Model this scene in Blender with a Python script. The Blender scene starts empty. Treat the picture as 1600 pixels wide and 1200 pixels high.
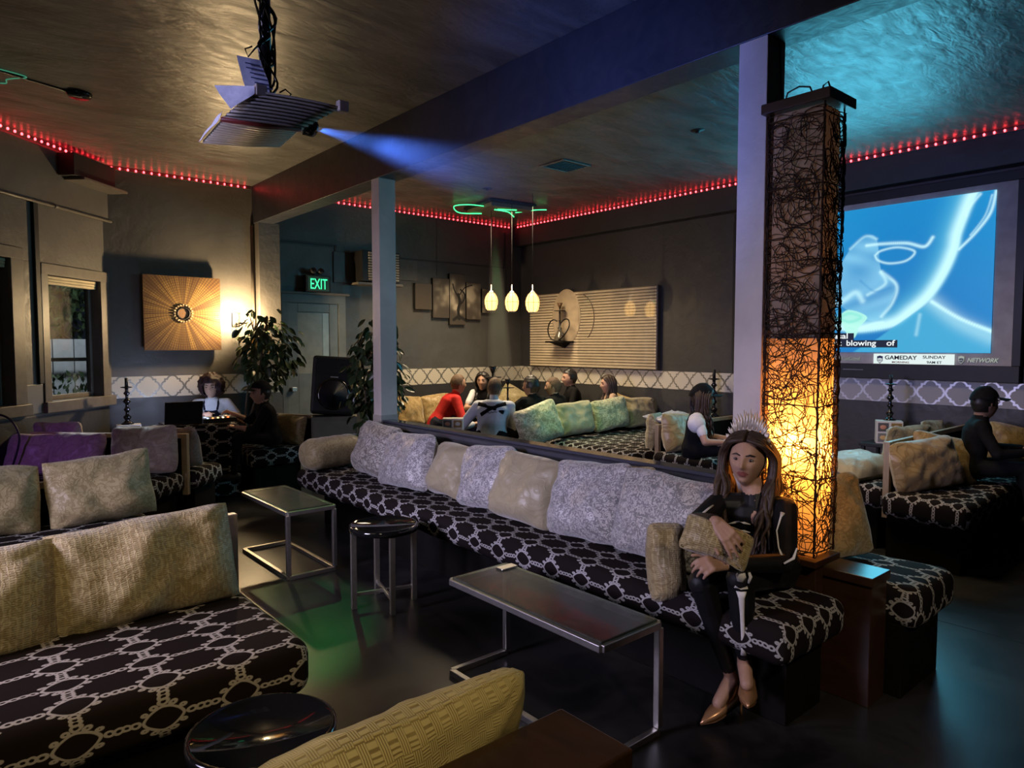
import bpy, math, random
import numpy as np
from mathutils import Vector, Matrix, Euler, noise
R = math.radians
rng = random.Random(7)
S = bpy.context.scene
COL = S.collection

# ------------------------------------------------------------------ camera
H = 1.57
YAW, PITCH, FPX = R(40.5), R(3.25), 1076.0
cam = bpy.data.cameras.new('camera')
cam.sensor_width = 36.0
cam.lens = FPX / 1600 * 36.0
cam.clip_start = 0.05
camo = bpy.data.objects.new('camera', cam)
COL.objects.link(camo)
camo.location = (0, 0, H)
camo.rotation_euler = (R(90) - PITCH, 0, -YAW)
S.camera = camo

# ------------------------------------------------------------------ view + world
S.view_settings.view_transform = 'Standard'
S.view_settings.look = 'None'
S.view_settings.gamma = 1.0
S.view_settings.use_curve_mapping = False
S.view_settings.exposure = 0.0
S.cycles.use_denoising = True
S.cycles.max_bounces = 6
S.cycles.diffuse_bounces = 4
S.cycles.glossy_bounces = 3
S.cycles.transmission_bounces = 5
S.cycles.transparent_max_bounces = 12
S.cycles.sample_clamp_indirect = 4.0
S.cycles.caustics_reflective = False
S.cycles.caustics_refractive = False
world = bpy.data.worlds.new('night_sky')
S.world = world
world.use_nodes = True
world.node_tree.nodes['Background'].inputs[0].default_value = (0.10, 0.13, 0.22, 1)
world.node_tree.nodes['Background'].inputs[1].default_value = 0.06

# ------------------------------------------------------------------ lamps
def lamp(name, kind, loc, power, color, size=0.1, target=None, **kw):
    l = bpy.data.lights.new(name, kind)
    l.energy = power
    l.color = color
    if kind == 'AREA':
        l.size = size
    else:
        l.shadow_soft_size = size
    for k, v in kw.items():
        setattr(l, k, v)
    o = bpy.data.objects.new(name, l)
    COL.objects.link(o)
    o.location = loc
    if target is not None:
        d = Vector(target) - Vector(loc)
        o.rotation_euler = d.to_track_quat('-Z', 'Y').to_euler()
    return o

# wall sconce, lantern column and unseen warm spots behind the camera, with added fills
lamp('column_light_low', 'POINT', (3.02, 1.52, 1.13), 48, (1.0, 0.38, 0.055), 0.05)
lamp('unseen_warm_spot_left', 'SPOT', (-0.9, 0.3, 3.1), 150, (1.0, 0.80, 0.50), 0.35, (0.30, 3.2, 0.6), spot_size=R(47), spot_blend=1.0)
lamp('unseen_warm_spot_near', 'SPOT', (0.25, -0.5, 3.0), 105, (1.0, 0.80, 0.46), 0.15, (0.75, 1.25, 0.6), spot_size=R(40), spot_blend=0.8)
lamp('warm_fill_left', 'AREA', (-1.3, 2.6, 3.2), 6, (1.0, 0.80, 0.55), 1.6, (1.6, 5.0, 0.0))  # added warm fill over the left rows, no fixture
lamp('left_lilac_glow', 'AREA', (-2.3, 3.3, 1.9), 46, (0.74, 0.67, 1.0), 1.3, (2.8, 3.4, 0.3), spread=R(75))  # unseen lilac source to the left, lighting cushions and pillars
lamp('violet_lamp', 'SPOT', (-0.75, 4.9, 1.3), 55, (0.42, 0.14, 1.0), 0.08, (0.48, 6.45, 0.66), spot_size=R(34), spot_blend=1.0)
lamp('nook_fill', 'AREA', (5.5, 6.6, 3.25), 100, (1.0, 0.78, 0.50), 0.9, (5.5, 6.6, 0.0), spread=R(130))  # unseen overhead fill added to brighten the nook
lamp('warm_fill_right', 'AREA', (4.4, 2.6, 3.3), 20, (1.0, 0.74, 0.44), 0.8, (5.6, 2.4, 0.0), spread=R(110))  # added fill so the right-hand benches catch warm light
lamp('unseen_warm_spot_bench', 'SPOT', (0.7, -1.2, 3.0), 165, (1.0, 0.80, 0.58), 0.12, (2.95, 1.35, 0.55), spot_size=R(30), spot_blend=0.9)
lamp('screen_fill', 'AREA', (7.05, 3.05, 2.2), 52, (0.10, 0.62, 0.85), 1.5, (0.0, 3.05, 2.4))  # extra lamp boosting the screen's teal light on ceiling and floor
lamp('green_party_spot', 'SPOT', (3.6, 4.2, 3.2), 200, (0.50, 1.0, 0.42), 0.05, (5.75, 5.5, 0.7), spot_size=R(24), spot_blend=0.7)
lamp('green_floor_spot', 'SPOT', (3.55, 7.6, 3.1), 30, (0.03, 1.0, 0.22), 0.03, (1.62, 3.75, 0.0), spot_size=R(11), spot_blend=0.6)  # added spot throwing the green patch on the floor
lamp('beam_blue_fill', 'SPOT', (1.38, 2.50, 2.33), 130, (0.07, 0.19, 1.0), 0.03, (2.97, 2.8, 2.62), spot_size=R(92), spot_blend=1.0)  # added spot tinting the beam blue like haze-scattered projector light
lamp('paper_blue_fill', 'SPOT', (-2.2, 2.0, 2.7), 190, (0.36, 0.40, 1.0), 0.05, (0.88, 2.55, 2.42), spot_size=R(15), spot_blend=0.6)  # added spot turning the projector's papers lavender, no fixture there
lamp('outside_fill', 'POINT', (1.0, 9.9, 3.2), 170, (0.85, 0.9, 1.0), 0.2)  # unseen light added for the fence and hedge

# ------------------------------------------------------------------ object helpers
WM = {}                                   # world matrices of the roots and parts

def _m(o):
    return WM.get(o.name, Matrix.Identity(4))

def tag(o, label=None, cat=None, group=None, kind=None):
    if label: o['label'] = label
    if cat: o['category'] = cat
    if group: o['group'] = group
    if kind: o['kind'] = kind
    return o

def thing(name, label, cat, loc=(0, 0, 0), rz=0.0, group=None):
    o = bpy.data.objects.new(name, None)
    COL.objects.link(o)
    o.empty_display_size = 0.1
    o.location = loc
    o.rotation_euler = (0, 0, rz)
    WM[o.name] = Matrix.Translation(loc) @ Matrix.Rotation(rz, 4, 'Z')
    return tag(o, label, cat, group)

def copy_tree(o, parent=None):
    c = o.copy()
    COL.objects.link(c)
    if parent is not None:
        c.parent = parent
    WM[c.name] = _m(o).copy()
    for ch in list(o.children):
        copy_tree(ch, c)
    return c

def place(o, loc, rz=0.0):
    o.location = loc
    o.rotation_euler = (0, 0, rz)
    WM[o.name] = Matrix.Translation(loc) @ Matrix.Rotation(rz, 4, 'Z')
    return o

def rotm(rx=0, ry=0, rz=0):
    return Euler((rx, ry, rz), 'XYZ').to_matrix()

class MB:
    """collects faces, then links them as ONE mesh object (authored in world space)"""
    def __init__(s):
        s.v, s.f, s.mi, s.uv, s.sm = [], [], [], [], []
    def add(s, verts, faces, mi=0, smooth=True, uvs=None):
        b = len(s.v)
        s.v += [tuple(p) for p in verts]
        for k, fc in enumerate(faces):
            s.f.append(tuple(b + i for i in fc))
            s.mi.append(mi)
            s.sm.append(smooth)
            s.uv.append(uvs[k] if uvs else None)
        return s
    def box(s, x0, x1, y0, y1, z0, z1, mi=0):
        return s.obox(((x0 + x1) / 2, (y0 + y1) / 2, (z0 + z1) / 2), (x1 - x0, y1 - y0, z1 - z0), None, mi)
    def obox(s, c, size, M=None, mi=0, r=0.004):
        """chamfered box"""
        h = [abs(q) / 2 for q in size]
        r = min(r, min(h) * 0.45)
        ax = [[-q, -q + r, q - r, q] for q in h]
        return s.rgrid(c, h, ax, r, M, mi, smooth=False)
    def rgrid(s, c, h, ax, r, M=None, mi=0, smooth=True, deform=None, uvmode=None):
        """rounded box from per-axis coordinate lists"""
        c = Vector(c)
        idx, verts, faces, uvs = {}, [], [], []
        inner = [q - r for q in h]
        def vid(p):
            key = (round(p[0], 5), round(p[1], 5), round(p[2], 5))
            if key in idx: return idx[key]
            q = [max(-inner[i], min(inner[i], p[i])) for i in range(3)]
            d = Vector((p[0] - q[0], p[1] - q[1], p[2] - q[2]))
            if d.length > 1e-9: d = d.normalized() * r
            w = Vector(q) + d
            if deform: w = deform(w)
            if M is not None: w = M @ w
            idx[key] = len(verts)
            verts.append(w + c)
            return idx[key]
        for a in range(3):
            b, e = (a + 1) % 3, (a + 2) % 3
            for sg in (-1, 1):
                for i in range(len(ax[b]) - 1):
                    for j in range(len(ax[e]) - 1):
                        cs = [(ax[b][i], ax[e][j]), (ax[b][i + 1], ax[e][j]), (ax[b][i + 1], ax[e][j + 1]), (ax[b][i], ax[e][j + 1])]
                        if sg < 0: cs.reverse()
                        ids, uu = [], []
                        for (pb, pe) in cs:
                            p = [0, 0, 0]
                            p[a], p[b], p[e] = sg * h[a], pb, pe
                            ids.append(vid(p))
                            if uvmode:
                                drop = h[2] - p[2]
                                if a == 2: uu.append((p[0], p[1]))
                                elif a == 1: uu.append((p[0], sg * (h[1] + drop)))
                                else: uu.append((sg * (h[0] + drop), p[1]))
                        faces.append(ids)
                        uvs.append(uu if uvmode else None)
        return s.add(verts, faces, mi, smooth, uvs if uvmode else None)
    def tube(s, path, rad, n=8, mi=0, closed=False, cap=True, ry=None, upv=None):
        P = [Vector(p) for p in path]
        m = len(P)
        rr = rad if isinstance(rad, (list, tuple)) else [rad] * m
        verts, faces = [], []
        ref = None
        for i in range(m):
            if closed: t = P[(i + 1) % m] - P[i - 1]
            else: t = P[min(i + 1, m - 1)] - P[max(i - 1, 0)]
            t = t.normalized() if t.length > 1e-9 else Vector((0, 0, 1))
            if upv is not None: ref = Vector(upv)
            elif ref is None: ref = Vector((0, 0, 1)) if abs(t.z) < 0.9 else Vector((0, 1, 0))
            a = ref - t * ref.dot(t)
            if a.length < 1e-6: a = t.orthogonal()
            a.normalize()
            ref = a
            b = t.cross(a)
            for k in range(n):
                an = 2 * math.pi * k / n
                q2 = (ry[i] if ry else rr[i])
                verts.append(P[i] + a * math.cos(an) * rr[i] + b * math.sin(an) * q2)
        for i in range(m if closed else m - 1):
            i2 = (i + 1) % m
            for k in range(n):
                k2 = (k + 1) % n
                faces.append((i * n + k, i * n + k2, i2 * n + k2, i2 * n + k))
        if cap and not closed:
            faces.append(tuple(range(n))[::-1])
            faces.append(tuple((m - 1) * n + k for k in range(n)))
        return s.add(verts, faces, mi, True)
    def bar(s, a, b, w, d=None, mi=0, upv=(0, 0, 1)):
        """square bar from a to b"""
        a, b = Vector(a), Vector(b)
        t = b - a
        L = t.length
        z = t.normalized()
        u = Vector(upv)
        x = u - z * u.dot(z)
        if x.length < 1e-4: x = Vector((1, 0, 0)) - z * z.x
        x.normalize()
        y = z.cross(x)
        M = Matrix((x, y, z)).transposed()
        return s.obox((a + b) / 2, (w, d or w, L), M, mi, r=0.0025)
    def lathe(s, prof, c, n=20, mi=0, M=None):
        c = Vector(c)
        verts, faces = [], []
        for (r, z) in prof:
            for k in range(n):
                an = 2 * math.pi * k / n
                p = Vector((r * math.cos(an), r * math.sin(an), z))
                verts.append((M @ p if M is not None else p) + c)
        m = len(prof)
        for i in range(m - 1):
            for k in range(n):
                k2 = (k + 1) % n
                faces.append((i * n + k, i * n + k2, (i + 1) * n + k2, (i + 1) * n + k))
        if prof[0][0] > 1e-5: faces.append(tuple(range(n))[::-1])
        if prof[-1][0] > 1e-5: faces.append(tuple((m - 1) * n + k for k in range(n)))
        return s.add(verts, faces, mi, True)
    def ell(s, c, rad, M=None, nu=16, nv=10, mi=0, fn=None):
        c = Vector(c)
        verts, faces = [], []
        for j in range(nv + 1):
            th = math.pi * j / nv
            for i in range(nu):
                ph = 2 * math.pi * i / nu
                d = Vector((math.sin(th) * math.cos(ph), math.sin(th) * math.sin(ph), math.cos(th)))
                p = fn(d) if fn else Vector((d.x * rad[0], d.y * rad[1], d.z * rad[2]))
                verts.append((M @ p if M is not None else p) + c)
        for j in range(nv):
            for i in range(nu):
                i2 = (i + 1) % nu
                faces.append((j * nu + i, (j + 1) * nu + i, (j + 1) * nu + i2, j * nu + i2))
        return s.add(verts, faces, mi, True)
    def grid(s, fn, nu, nv, mi=0, smooth=True, uv=False):
        verts = [fn(i / nu, j / nv) for j in range(nv + 1) for i in range(nu + 1)]
        faces, uvs = [], []
        for j in range(nv):
            for i in range(nu):
                a = j * (nu + 1) + i
                faces.append((a, a + 1, a + nu + 2, a + nu + 1))
                uvs.append([(i / nu, j / nv), ((i + 1) / nu, j / nv), ((i + 1) / nu, (j + 1) / nv), (i / nu, (j + 1) / nv)])
        return s.add(verts, faces, mi, smooth, uvs if uv else None)
    def build(s, name, mats, parent=None, label=None, cat=None, group=None, kind=None):
        if not isinstance(mats, (list, tuple)): mats = [mats]
        if parent is not None:
            Mi = _m(parent).inverted()
            vs = [Mi @ Vector(p) for p in s.v]
            loc = None
        elif kind == 'structure':
            vs, loc = [Vector(p) for p in s.v], Vector((0, 0, 0))
        else:
            a = np.array(s.v)
            lo, hi = a.min(0), a.max(0)
            loc = Vector(((lo[0] + hi[0]) / 2, (lo[1] + hi[1]) / 2, lo[2]))
            vs = [Vector(p) - loc for p in s.v]
        me = bpy.data.meshes.new(name)
        me.from_pydata([tuple(p) for p in vs], [], s.f)
        for m in mats: me.materials.append(m)
        me.polygons.foreach_set('material_index', s.mi)
        me.polygons.foreach_set('use_smooth', s.sm)
        if any(u is not None for u in s.uv):
            ul = me.uv_layers.new(name='uv')
            flat = []
            for fc, u in zip(s.f, s.uv):
                for k in range(len(fc)):
                    flat += list(u[k]) if u else [0.0, 0.0]
            ul.data.foreach_set('uv', flat)
        me.update()
        o = bpy.data.objects.new(name, me)
        COL.objects.link(o)
        if parent is not None:
            o.parent = parent
            WM[o.name] = _m(parent).copy()
        else:
            o.location = loc
            WM[o.name] = Matrix.Translation(loc)
        return tag(o, label, cat, group, kind)

# ------------------------------------------------------------------ materials
class V:
    """arithmetic on shader sockets"""
    def __init__(s, nt, sock): s.nt, s.k = nt, sock
    def _o(s, op, *b):
        n = s.nt.nodes.new('ShaderNodeMath'); n.operation = op
        for i, q in enumerate((s,) + b):
            if isinstance(q, V): s.nt.links.new(q.k, n.inputs[i])
            else: n.inputs[i].default_value = q
        return V(s.nt, n.outputs[0])
    def __add__(s, b): return s._o('ADD', b)
    def __sub__(s, b): return s._o('SUBTRACT', b)
    def __mul__(s, b): return s._o('MULTIPLY', b)
    def __truediv__(s, b): return s._o('DIVIDE', b)
    def abs(s): return s._o('ABSOLUTE')
    def fr(s): return s._o('FRACT')
    def min(s, b): return s._o('MINIMUM', b)
    def max(s, b): return s._o('MAXIMUM', b)
    def sqrt(s): return s._o('SQRT')
    def pw(s, b): return s._o('POWER', b)
    def sin(s): return s._o('SINE')
    def lt(s, b): return s._o('LESS_THAN', b)
    def step(s, a, b):
        n = s.nt.nodes.new('ShaderNodeMapRange'); n.interpolation_type = 'SMOOTHSTEP'
        s.nt.links.new(s.k, n.inputs[0]); n.inputs[1].default_value = a; n.inputs[2].default_value = b
        return V(s.nt, n.outputs[0])

class Mat:
    def __init__(s, name, color=(0.5, 0.5, 0.5), rough=0.6, metal=0.0, spec=0.5, **kw):
        s.m = bpy.data.materials.new(name); s.m.use_nodes = True
        s.nt = s.m.node_tree
        s.p = s.nt.nodes['Principled BSDF']
        s.set('Base Color', color); s.set('Roughness', rough); s.set('Metallic', metal); s.set('Specular IOR Level', spec)
        for k, v in kw.items(): s.set(k.replace('_', ' '), v)
    def set(s, k, v):
        if isinstance(v, V): s.nt.links.new(v.k, s.p.inputs[k])
        elif isinstance(v, bpy.types.NodeSocket): s.nt.links.new(v, s.p.inputs[k])
        else:
            if isinstance(v, tuple) and len(v) == 3: v = v + (1,)
            s.p.inputs[k].default_value = v
        return s
    def node(s, t, **kw):
        n = s.nt.nodes.new(t)
        for k, v in kw.items(): setattr(n, k, v)
        return n
    def coord(s, which='Object', scale=(1, 1, 1), rot=(0, 0, 0)):
        c = s.node('ShaderNodeTexCoord')
        mp = s.node('ShaderNodeMapping')
        mp.inputs['Scale'].default_value = scale
        mp.inputs['Rotation'].default_value = rot
        s.nt.links.new(c.outputs[which], mp.inputs[0])
        return mp.outputs[0]
    def xy(s, which='UV'):
        c = s.node('ShaderNodeTexCoord'); x = s.node('ShaderNodeSeparateXYZ')
        s.nt.links.new(c.outputs[which], x.inputs[0])
        return V(s.nt, x.outputs[0]), V(s.nt, x.outputs[1]), V(s.nt, x.outputs[2])
    def noise(s, co, scale=5.0, detail=4.0, rough=0.55, dist=0.0):
        n = s.node('ShaderNodeTexNoise')
        n.inputs['Scale'].default_value = scale; n.inputs['Detail'].default_value = detail
        n.inputs['Roughness'].default_value = rough; n.inputs['Distortion'].default_value = dist
        if co is not None: s.nt.links.new(co, n.inputs['Vector'])
        return V(s.nt, n.outputs['Fac'])
    def voro(s, co, scale=10.0, feature='F1'):
        n = s.node('ShaderNodeTexVoronoi', feature=feature)
        n.inputs['Scale'].default_value = scale
        s.nt.links.new(co, n.inputs['Vector'])
        return V(s.nt, n.outputs['Distance'])
    def ramp(s, fac, stops):
        r = s.node('ShaderNodeValToRGB')
        el = r.color_ramp.elements
        while len(el) < len(stops): el.new(0.5)
        for e, (p, c) in zip(el, stops):
            e.position = p; e.color = tuple(c) + (1,) if len(c) == 3 else c
        s.nt.links.new(fac.k, r.inputs[0])
        return r.outputs[0]
    def mix(s, fac, a, b):
        n = s.node('ShaderNodeMix', data_type='RGBA')
        def put(i, q):
            if isinstance(q, V): s.nt.links.new(q.k, n.inputs[i])
            elif isinstance(q, bpy.types.NodeSocket): s.nt.links.new(q, n.inputs[i])
            elif isinstance(q, tuple): n.inputs[i].default_value = q + (1,) if len(q) == 3 else q
            else: n.inputs[i].default_value = q
        put(0, fac); put(6, a); put(7, b)
        return n.outputs[2]
    def bump(s, h, strength=0.3, dist=0.01):
        b = s.node('ShaderNodeBump')
        b.inputs['Strength'].default_value = strength; b.inputs['Distance'].default_value = dist
        s.nt.links.new(h.k, b.inputs['Height'])
        s.nt.links.new(b.outputs[0], s.p.inputs['Normal'])
        return s

def plain(name, color, rough=0.6, metal=0.0, spec=0.5, mottle=0.12, scale=9.0, bump=0.0):
    m = Mat(name, color, rough, metal, spec)
    co = m.coord()
    n = m.noise(co, scale, 5)
    m.set('Base Color', m.mix(n.step(0.25, 0.75), tuple(c * (1 - mottle) for c in color), tuple(min(1, c * (1 + mottle)) for c in color)))
    if bump: m.bump(n, bump, 0.01)
    return m.m

def glow(name, color, strength):
    m = Mat(name, (0, 0, 0), 0.6)
    m.set('Emission Color', color); m.set('Emission Strength', strength)
    return m.m

def paint(name, color, rough=0.45, bump=0.35, bscale=14.0, spec=0.5, stretch=(1, 1, 1), mottle=0.15):
    """trowelled painted plaster"""
    m = Mat(name, color, rough, 0, spec)
    co = m.coord('Object', stretch)
    n = m.noise(co, bscale, 6, 0.6, 0.6)
    big = m.noise(co, 1.7, 4, 0.6, 0.4)
    m.set('Base Color', m.mix(big.step(0.3, 0.7), tuple(c * (1 - mottle) for c in color), tuple(c * (1 + mottle) for c in color)))
    m.set('Roughness', n.step(0.2, 0.8) * 0.2 + (rough - 0.1))
    m.bump(n + big * 2.0, bump, 0.02)
    return m.m

def fabric(name, cx, cy, ground, line, shift=(0, 0), swap=False):
    """dark weave with silver ogee trellis: eyes on a square lattice joined by rings"""
    m = Mat(name, ground, 0.85, 0, 0.08)
    u, v, _ = m.xy('UV')
    if swap: u, v = v, u
    co = m.coord('UV')
    w = m.noise(co, 9.0, 2) - 0.5
    x = ((u + w * 0.02 + shift[0]) / cx).fr() - 0.5
    y = ((v + w * 0.02 + shift[1]) / cy).fr() - 0.5
    ax, ay = x.abs(), y.abs()
    eye = ((ax / 0.25).pw(1.45) + (ay / 0.27).pw(1.45) - 1.0).abs() * 0.17
    d = eye
    def ring(px, py, r):
        ex, ey = ax - px, ay - py
        return ((ex * ex + ey * ey).sqrt() - r).abs()
    d = d.min(ring(0.455, 0.0, 0.052)).min(ring(0.345, 0.0, 0.052))
    d = d.min(ring(0.0, 0.36, 0.055)).min(ring(0.0, 0.46, 0.055))
    d = d.min(ring(0.115, 0.285, 0.036)).min(ring(0.235, 0.165, 0.030))
    mask = d.step(0.030, 0.015)
    weave = m.noise(co, 260.0, 2)
    m.set('Base Color', m.mix(mask, ground, m.mix(weave, tuple(c * 0.75 for c in line), line)))
    m.set('Roughness', mask * -0.25 + 0.85)
    m.bump(mask * 0.6 + weave * 0.35, 0.4, 0.004)
    return m.m

def brocade(name, ground, figure, scale=13.0, rough=0.55, rib=0.0, sheen=0.4, thr=0.5, ribk=0.55):
    """woven damask: scrolling leaf figure on a satin ground"""
    m = Mat(name, ground, rough, 0, 0.35)
    co = m.coord('UV')
    a = m.noise(co, scale, 2, 0.4, 1.3)
    b = m.voro(co, scale * 0.9)
    f = ((a - 0.5).abs() + ((m.noise(co, scale * 0.55, 2, 0.5, 1.0) - thr).step(0.0, 0.06) * -0.05)).step(0.075, 0.040)
    fine = m.noise(co, 190.0, 2)
    base = m.mix(f, ground, figure)
    h = f * 0.6 + fine * 0.5
    if rib:
        u, v, _ = m.xy('UV')
        row = (v / rib).fr() - 0.5
        dash = ((u / (rib * 2.6) + m.noise(co, 22.0, 2) * 0.8).fr() - 0.5).abs()
        rr = row.abs().step(0.16, 0.36) * dash.step(0.08, 0.2)
        base = m.mix(rr * ribk, base, tuple(c * 0.45 for c in figure))
        h = h - rr * 0.9
    old = m.noise(co, 4.0, 4)
    m.set('Base Color', m.mix(old.step(0.35, 0.75) * 0.25, base, tuple(c * 0.55 for c in ground)))
    m.set('Roughness', f * 0.15 + (rough - 0.08))
    m.set('Sheen Weight', sheen)
    m.bump(h, 0.45, 0.003)
    return m.m

def basket(name, light, dark, cell=0.052, n=5.0):
    """basket weave: square blocks of short raised bars, turned at every other block"""
    m = Mat(name, light, 0.45, 0, 0.35)
    u, v, _ = m.xy('UV')
    a, b = u / cell, v / cell
    chk = ((a._o('FLOOR') + b._o('FLOOR')) * 0.5).fr() * 2.0
    bars_u = ((a * n).fr() - 0.5).abs()
    bars_v = ((b * n).fr() - 0.5).abs()
    bars = bars_u * chk + bars_v * (chk * -1.0 + 1.0)
    gap = bars.step(0.26, 0.40)
    patch = m.noise(m.coord('UV'), 7.0, 3, 0.5, 1.0).step(0.40, 0.60)
    m.set('Base Color', m.mix(gap * (patch * 0.45 + 0.55), light, dark))
    m.bump(gap * -1.0, 0.5, 0.004)
    return m.m

def wood(name, dark, light, rough=0.35, scale=(3, 30, 3)):
    m = Mat(name, light, rough)
    co = m.coord('Object', scale)
    n = m.noise(co, 2.0, 6, 0.6, 1.2)
    m.set('Base Color', m.mix(n.step(0.3, 0.7), dark, light))
    m.bump(n, 0.12, 0.004)
    return m.m

def quatrefoil(name, cream, silver, period):
    """wallpaper border of touching quatrefoils printed in metallic silver"""
    m = Mat(name, cream, 0.5, 0, 0.3)
    u, v, _ = m.xy('UV')
    x = (u / period).fr() - 0.5
    y = v / period
    ax, ay = x.abs(), y.abs()
    def circ(px, py, r):
        ex, ey = ax - px, ay - py
        return (ex * ex + ey * ey).sqrt() - r
    def foil():
        return circ(0.25, 0.0, 0.22).min(circ(0.0, 0.25, 0.22)).min(ax.max(ay) - 0.31)
    d1 = foil().abs().step(0.044, 0.024)
    edge = (ax - 0.5 + ay * 0.0).abs() + ((ay - 0.0).abs() * -1.0)
    cross = edge.abs().step(0.044, 0.024) * ay.step(0.10, 0.06)
    k = d1.max(cross)
    wob = m.noise(m.coord('UV'), 5.0, 3).step(0.2, 0.6)
    m.set('Base Color', m.mix(k * (wob * 0.4 + 0.6), cream, silver))
    m.set('Metallic', k * 0.55)
    m.set('Roughness', k * -0.12 + 0.5)
    return m.m

M = {}
M['wall'] = paint('grey_plaster', (0.100, 0.092, 0.083), 0.42, 0.30, 11.0)
M['wall_nook'] = paint('nook_plaster', (0.072, 0.070, 0.066), 0.40, 0.30, 11.0)
M['wall_dark'] = paint('charcoal_plaster', (0.028, 0.028, 0.030), 0.5, 0.2, 9.0)
M['soffit'] = paint('black_soffit', (0.020, 0.021, 0.025), 0.5, 0.1, 8.0)
M['ceiling'] = paint('ceiling_paint', (0.105, 0.10, 0.092), 0.40, 0.42, 5.0, 0.5, (1, 2.6, 1), 0.35)
M['beam'] = paint('beam_paint', (0.024, 0.026, 0.034), 0.40, 0.12, 12.0)
M['pillar'] = paint('pillar_paint', (0.54, 0.49, 0.45), 0.5, 0.15, 18.0)
M['ledge'] = plain('ledge_paint', (0.055, 0.055, 0.070), 0.11, 0, 0.9, 0.06)
M['trimwood'] = plain('trim_paint', (0.11, 0.095, 0.078), 0.42, 0, 0.5, 0.15, 14, 0.15)
M['fabric'] = fabric('trellis_fabric', 0.215, 0.140, (0.011, 0.008, 0.0075), (0.40, 0.385, 0.37))
M['fabric_y'] = fabric('trellis_fabric_turned', 0.215, 0.140, (0.012, 0.009, 0.009), (0.42, 0.41, 0.40), (0, 0), True)
M['fabric_big'] = fabric('trellis_fabric_broad', 0.24, 0.150, (0.013, 0.008, 0.0055), (0.44, 0.38, 0.31))
M['khaki_rib'] = brocade('khaki_ribbed_damask', (0.43, 0.34, 0.16), (0.30, 0.22, 0.085), 24.0, 0.5, 0.008, thr=0.58)
M['khaki'] = brocade('khaki_damask', (0.38, 0.31, 0.16), (0.27, 0.21, 0.095), 26.0, 0.5, thr=0.55)
M['khaki_plain'] = brocade('khaki_velvet', (0.36, 0.31, 0.19), (0.33, 0.28, 0.165), 9.0, 0.45, thr=0.6)
M['gold'] = brocade('gold_velvet', (0.36, 0.25, 0.10), (0.27, 0.175, 0.06), 10.0, 0.42, thr=0.6)
M['silver'] = brocade('silver_damask', (0.50, 0.48, 0.46), (0.20, 0.195, 0.195), 44.0, 0.45, thr=0.52)
M['silver_big'] = brocade('silver_leaf_damask', (0.48, 0.45, 0.40), (0.17, 0.155, 0.13), 30.0, 0.45, thr=0.50)
M['rose'] = brocade('rose_beige_velvet', (0.34, 0.26, 0.24), (0.28, 0.205, 0.185), 12.0, 0.5, thr=0.6)
M['green_leaf'] = brocade('pale_leaf_damask', (0.52, 0.48, 0.31), (0.26, 0.25, 0.14), 24.0, 0.5, thr=0.52)
M['mosaic'] = basket('mosaic_weave', (0.60, 0.48, 0.21), (0.26, 0.18, 0.06), 0.023, 4.0)
M['sofa_wood'] = wood('sofa_frame_wood', (0.26, 0.19, 0.12), (0.38, 0.29, 0.19), 0.4)
M['black_wood'] = plain('dark_base', (0.006, 0.005, 0.0045), 0.7, 0, 0.1, 0.2)
M['brown_wood'] = wood('dark_brown_wood', (0.030, 0.013, 0.006), (0.048, 0.021, 0.010), 0.30, (6, 2, 6))
M['chrome'] = plain('brushed_chrome', (0.66, 0.64, 0.60), 0.36, 1.0, 0.5, 0.08, 30)
M['black_gloss'] = plain('black_lacquer', (0.006, 0.006, 0.006), 0.07, 0, 0.6, 0.1)
M['black'] = plain('matt_black', (0.010, 0.010, 0.011), 0.5, 0, 0.35, 0.2)
M['black_metal'] = plain('black_iron', (0.012, 0.011, 0.010), 0.35, 0.3, 0.5, 0.2)
M['white'] = plain('white_card', (0.62, 0.58, 0.52), 0.5, 0, 0.4, 0.06)
M['paper'] = plain('taped_paper', (0.78, 0.80, 0.92), 0.5, 0, 0.4, 0.12, 30, 0.2)
M['skin'] = plain('skin', (0.42, 0.25, 0.175), 0.5, 0, 0.4, 0.05, 40)
M['skin_dark'] = plain('tanned_skin', (0.26, 0.15, 0.10), 0.5, 0, 0.4, 0.05, 40)
M['lips'] = plain('lips', (0.26, 0.085, 0.075), 0.4, 0, 0.5, 0.05, 40)
M['hair_brown'] = plain('brown_hair', (0.036, 0.019, 0.011), 0.55, 0, 0.5, 0.5, 60)
M['hair_dark'] = plain('dark_hair', (0.010, 0.008, 0.007), 0.45, 0, 0.5, 0.4, 60)
M['hair_short'] = plain('cropped_hair', (0.11, 0.068, 0.042), 0.7, 0, 0.3, 0.4, 90)
M['hair_red'] = plain('auburn_curls', (0.024, 0.010, 0.011), 0.6, 0, 0.3, 0.5, 60)
M['cloth_black'] = plain('black_cloth', (0.008, 0.008, 0.009), 0.85, 0, 0.1, 0.3, 20)
M['cloth_satin'] = plain('black_satin', (0.008, 0.008, 0.009), 0.5, 0, 0.25, 0.3, 12)
M['cloth_red'] = plain('red_sweater', (0.52, 0.022, 0.020), 0.75, 0, 0.2, 0.15, 20)
M['cloth_white'] = plain('white_cotton', (0.66, 0.66, 0.68), 0.8, 0, 0.2, 0.06, 20)
M['cloth_grey'] = plain('pale_grey_hoodie', (0.50, 0.53, 0.60), 0.8, 0, 0.2, 0.08, 20)
M['cloth_navy'] = plain('navy_apron', (0.016, 0.017, 0.035), 0.7, 0, 0.25, 0.2, 20)
M['cloth_tan'] = plain('tan_top', (0.40, 0.27, 0.18), 0.7, 0, 0.25, 0.1, 20)
M['bone'] = plain('printed_bone', (0.70, 0.68, 0.64), 0.55, 0, 0.3, 0.1, 30)
M['shoe'] = Mat('glitter_copper', (0.50, 0.27, 0.13), 0.28, 0.55).m
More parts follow.
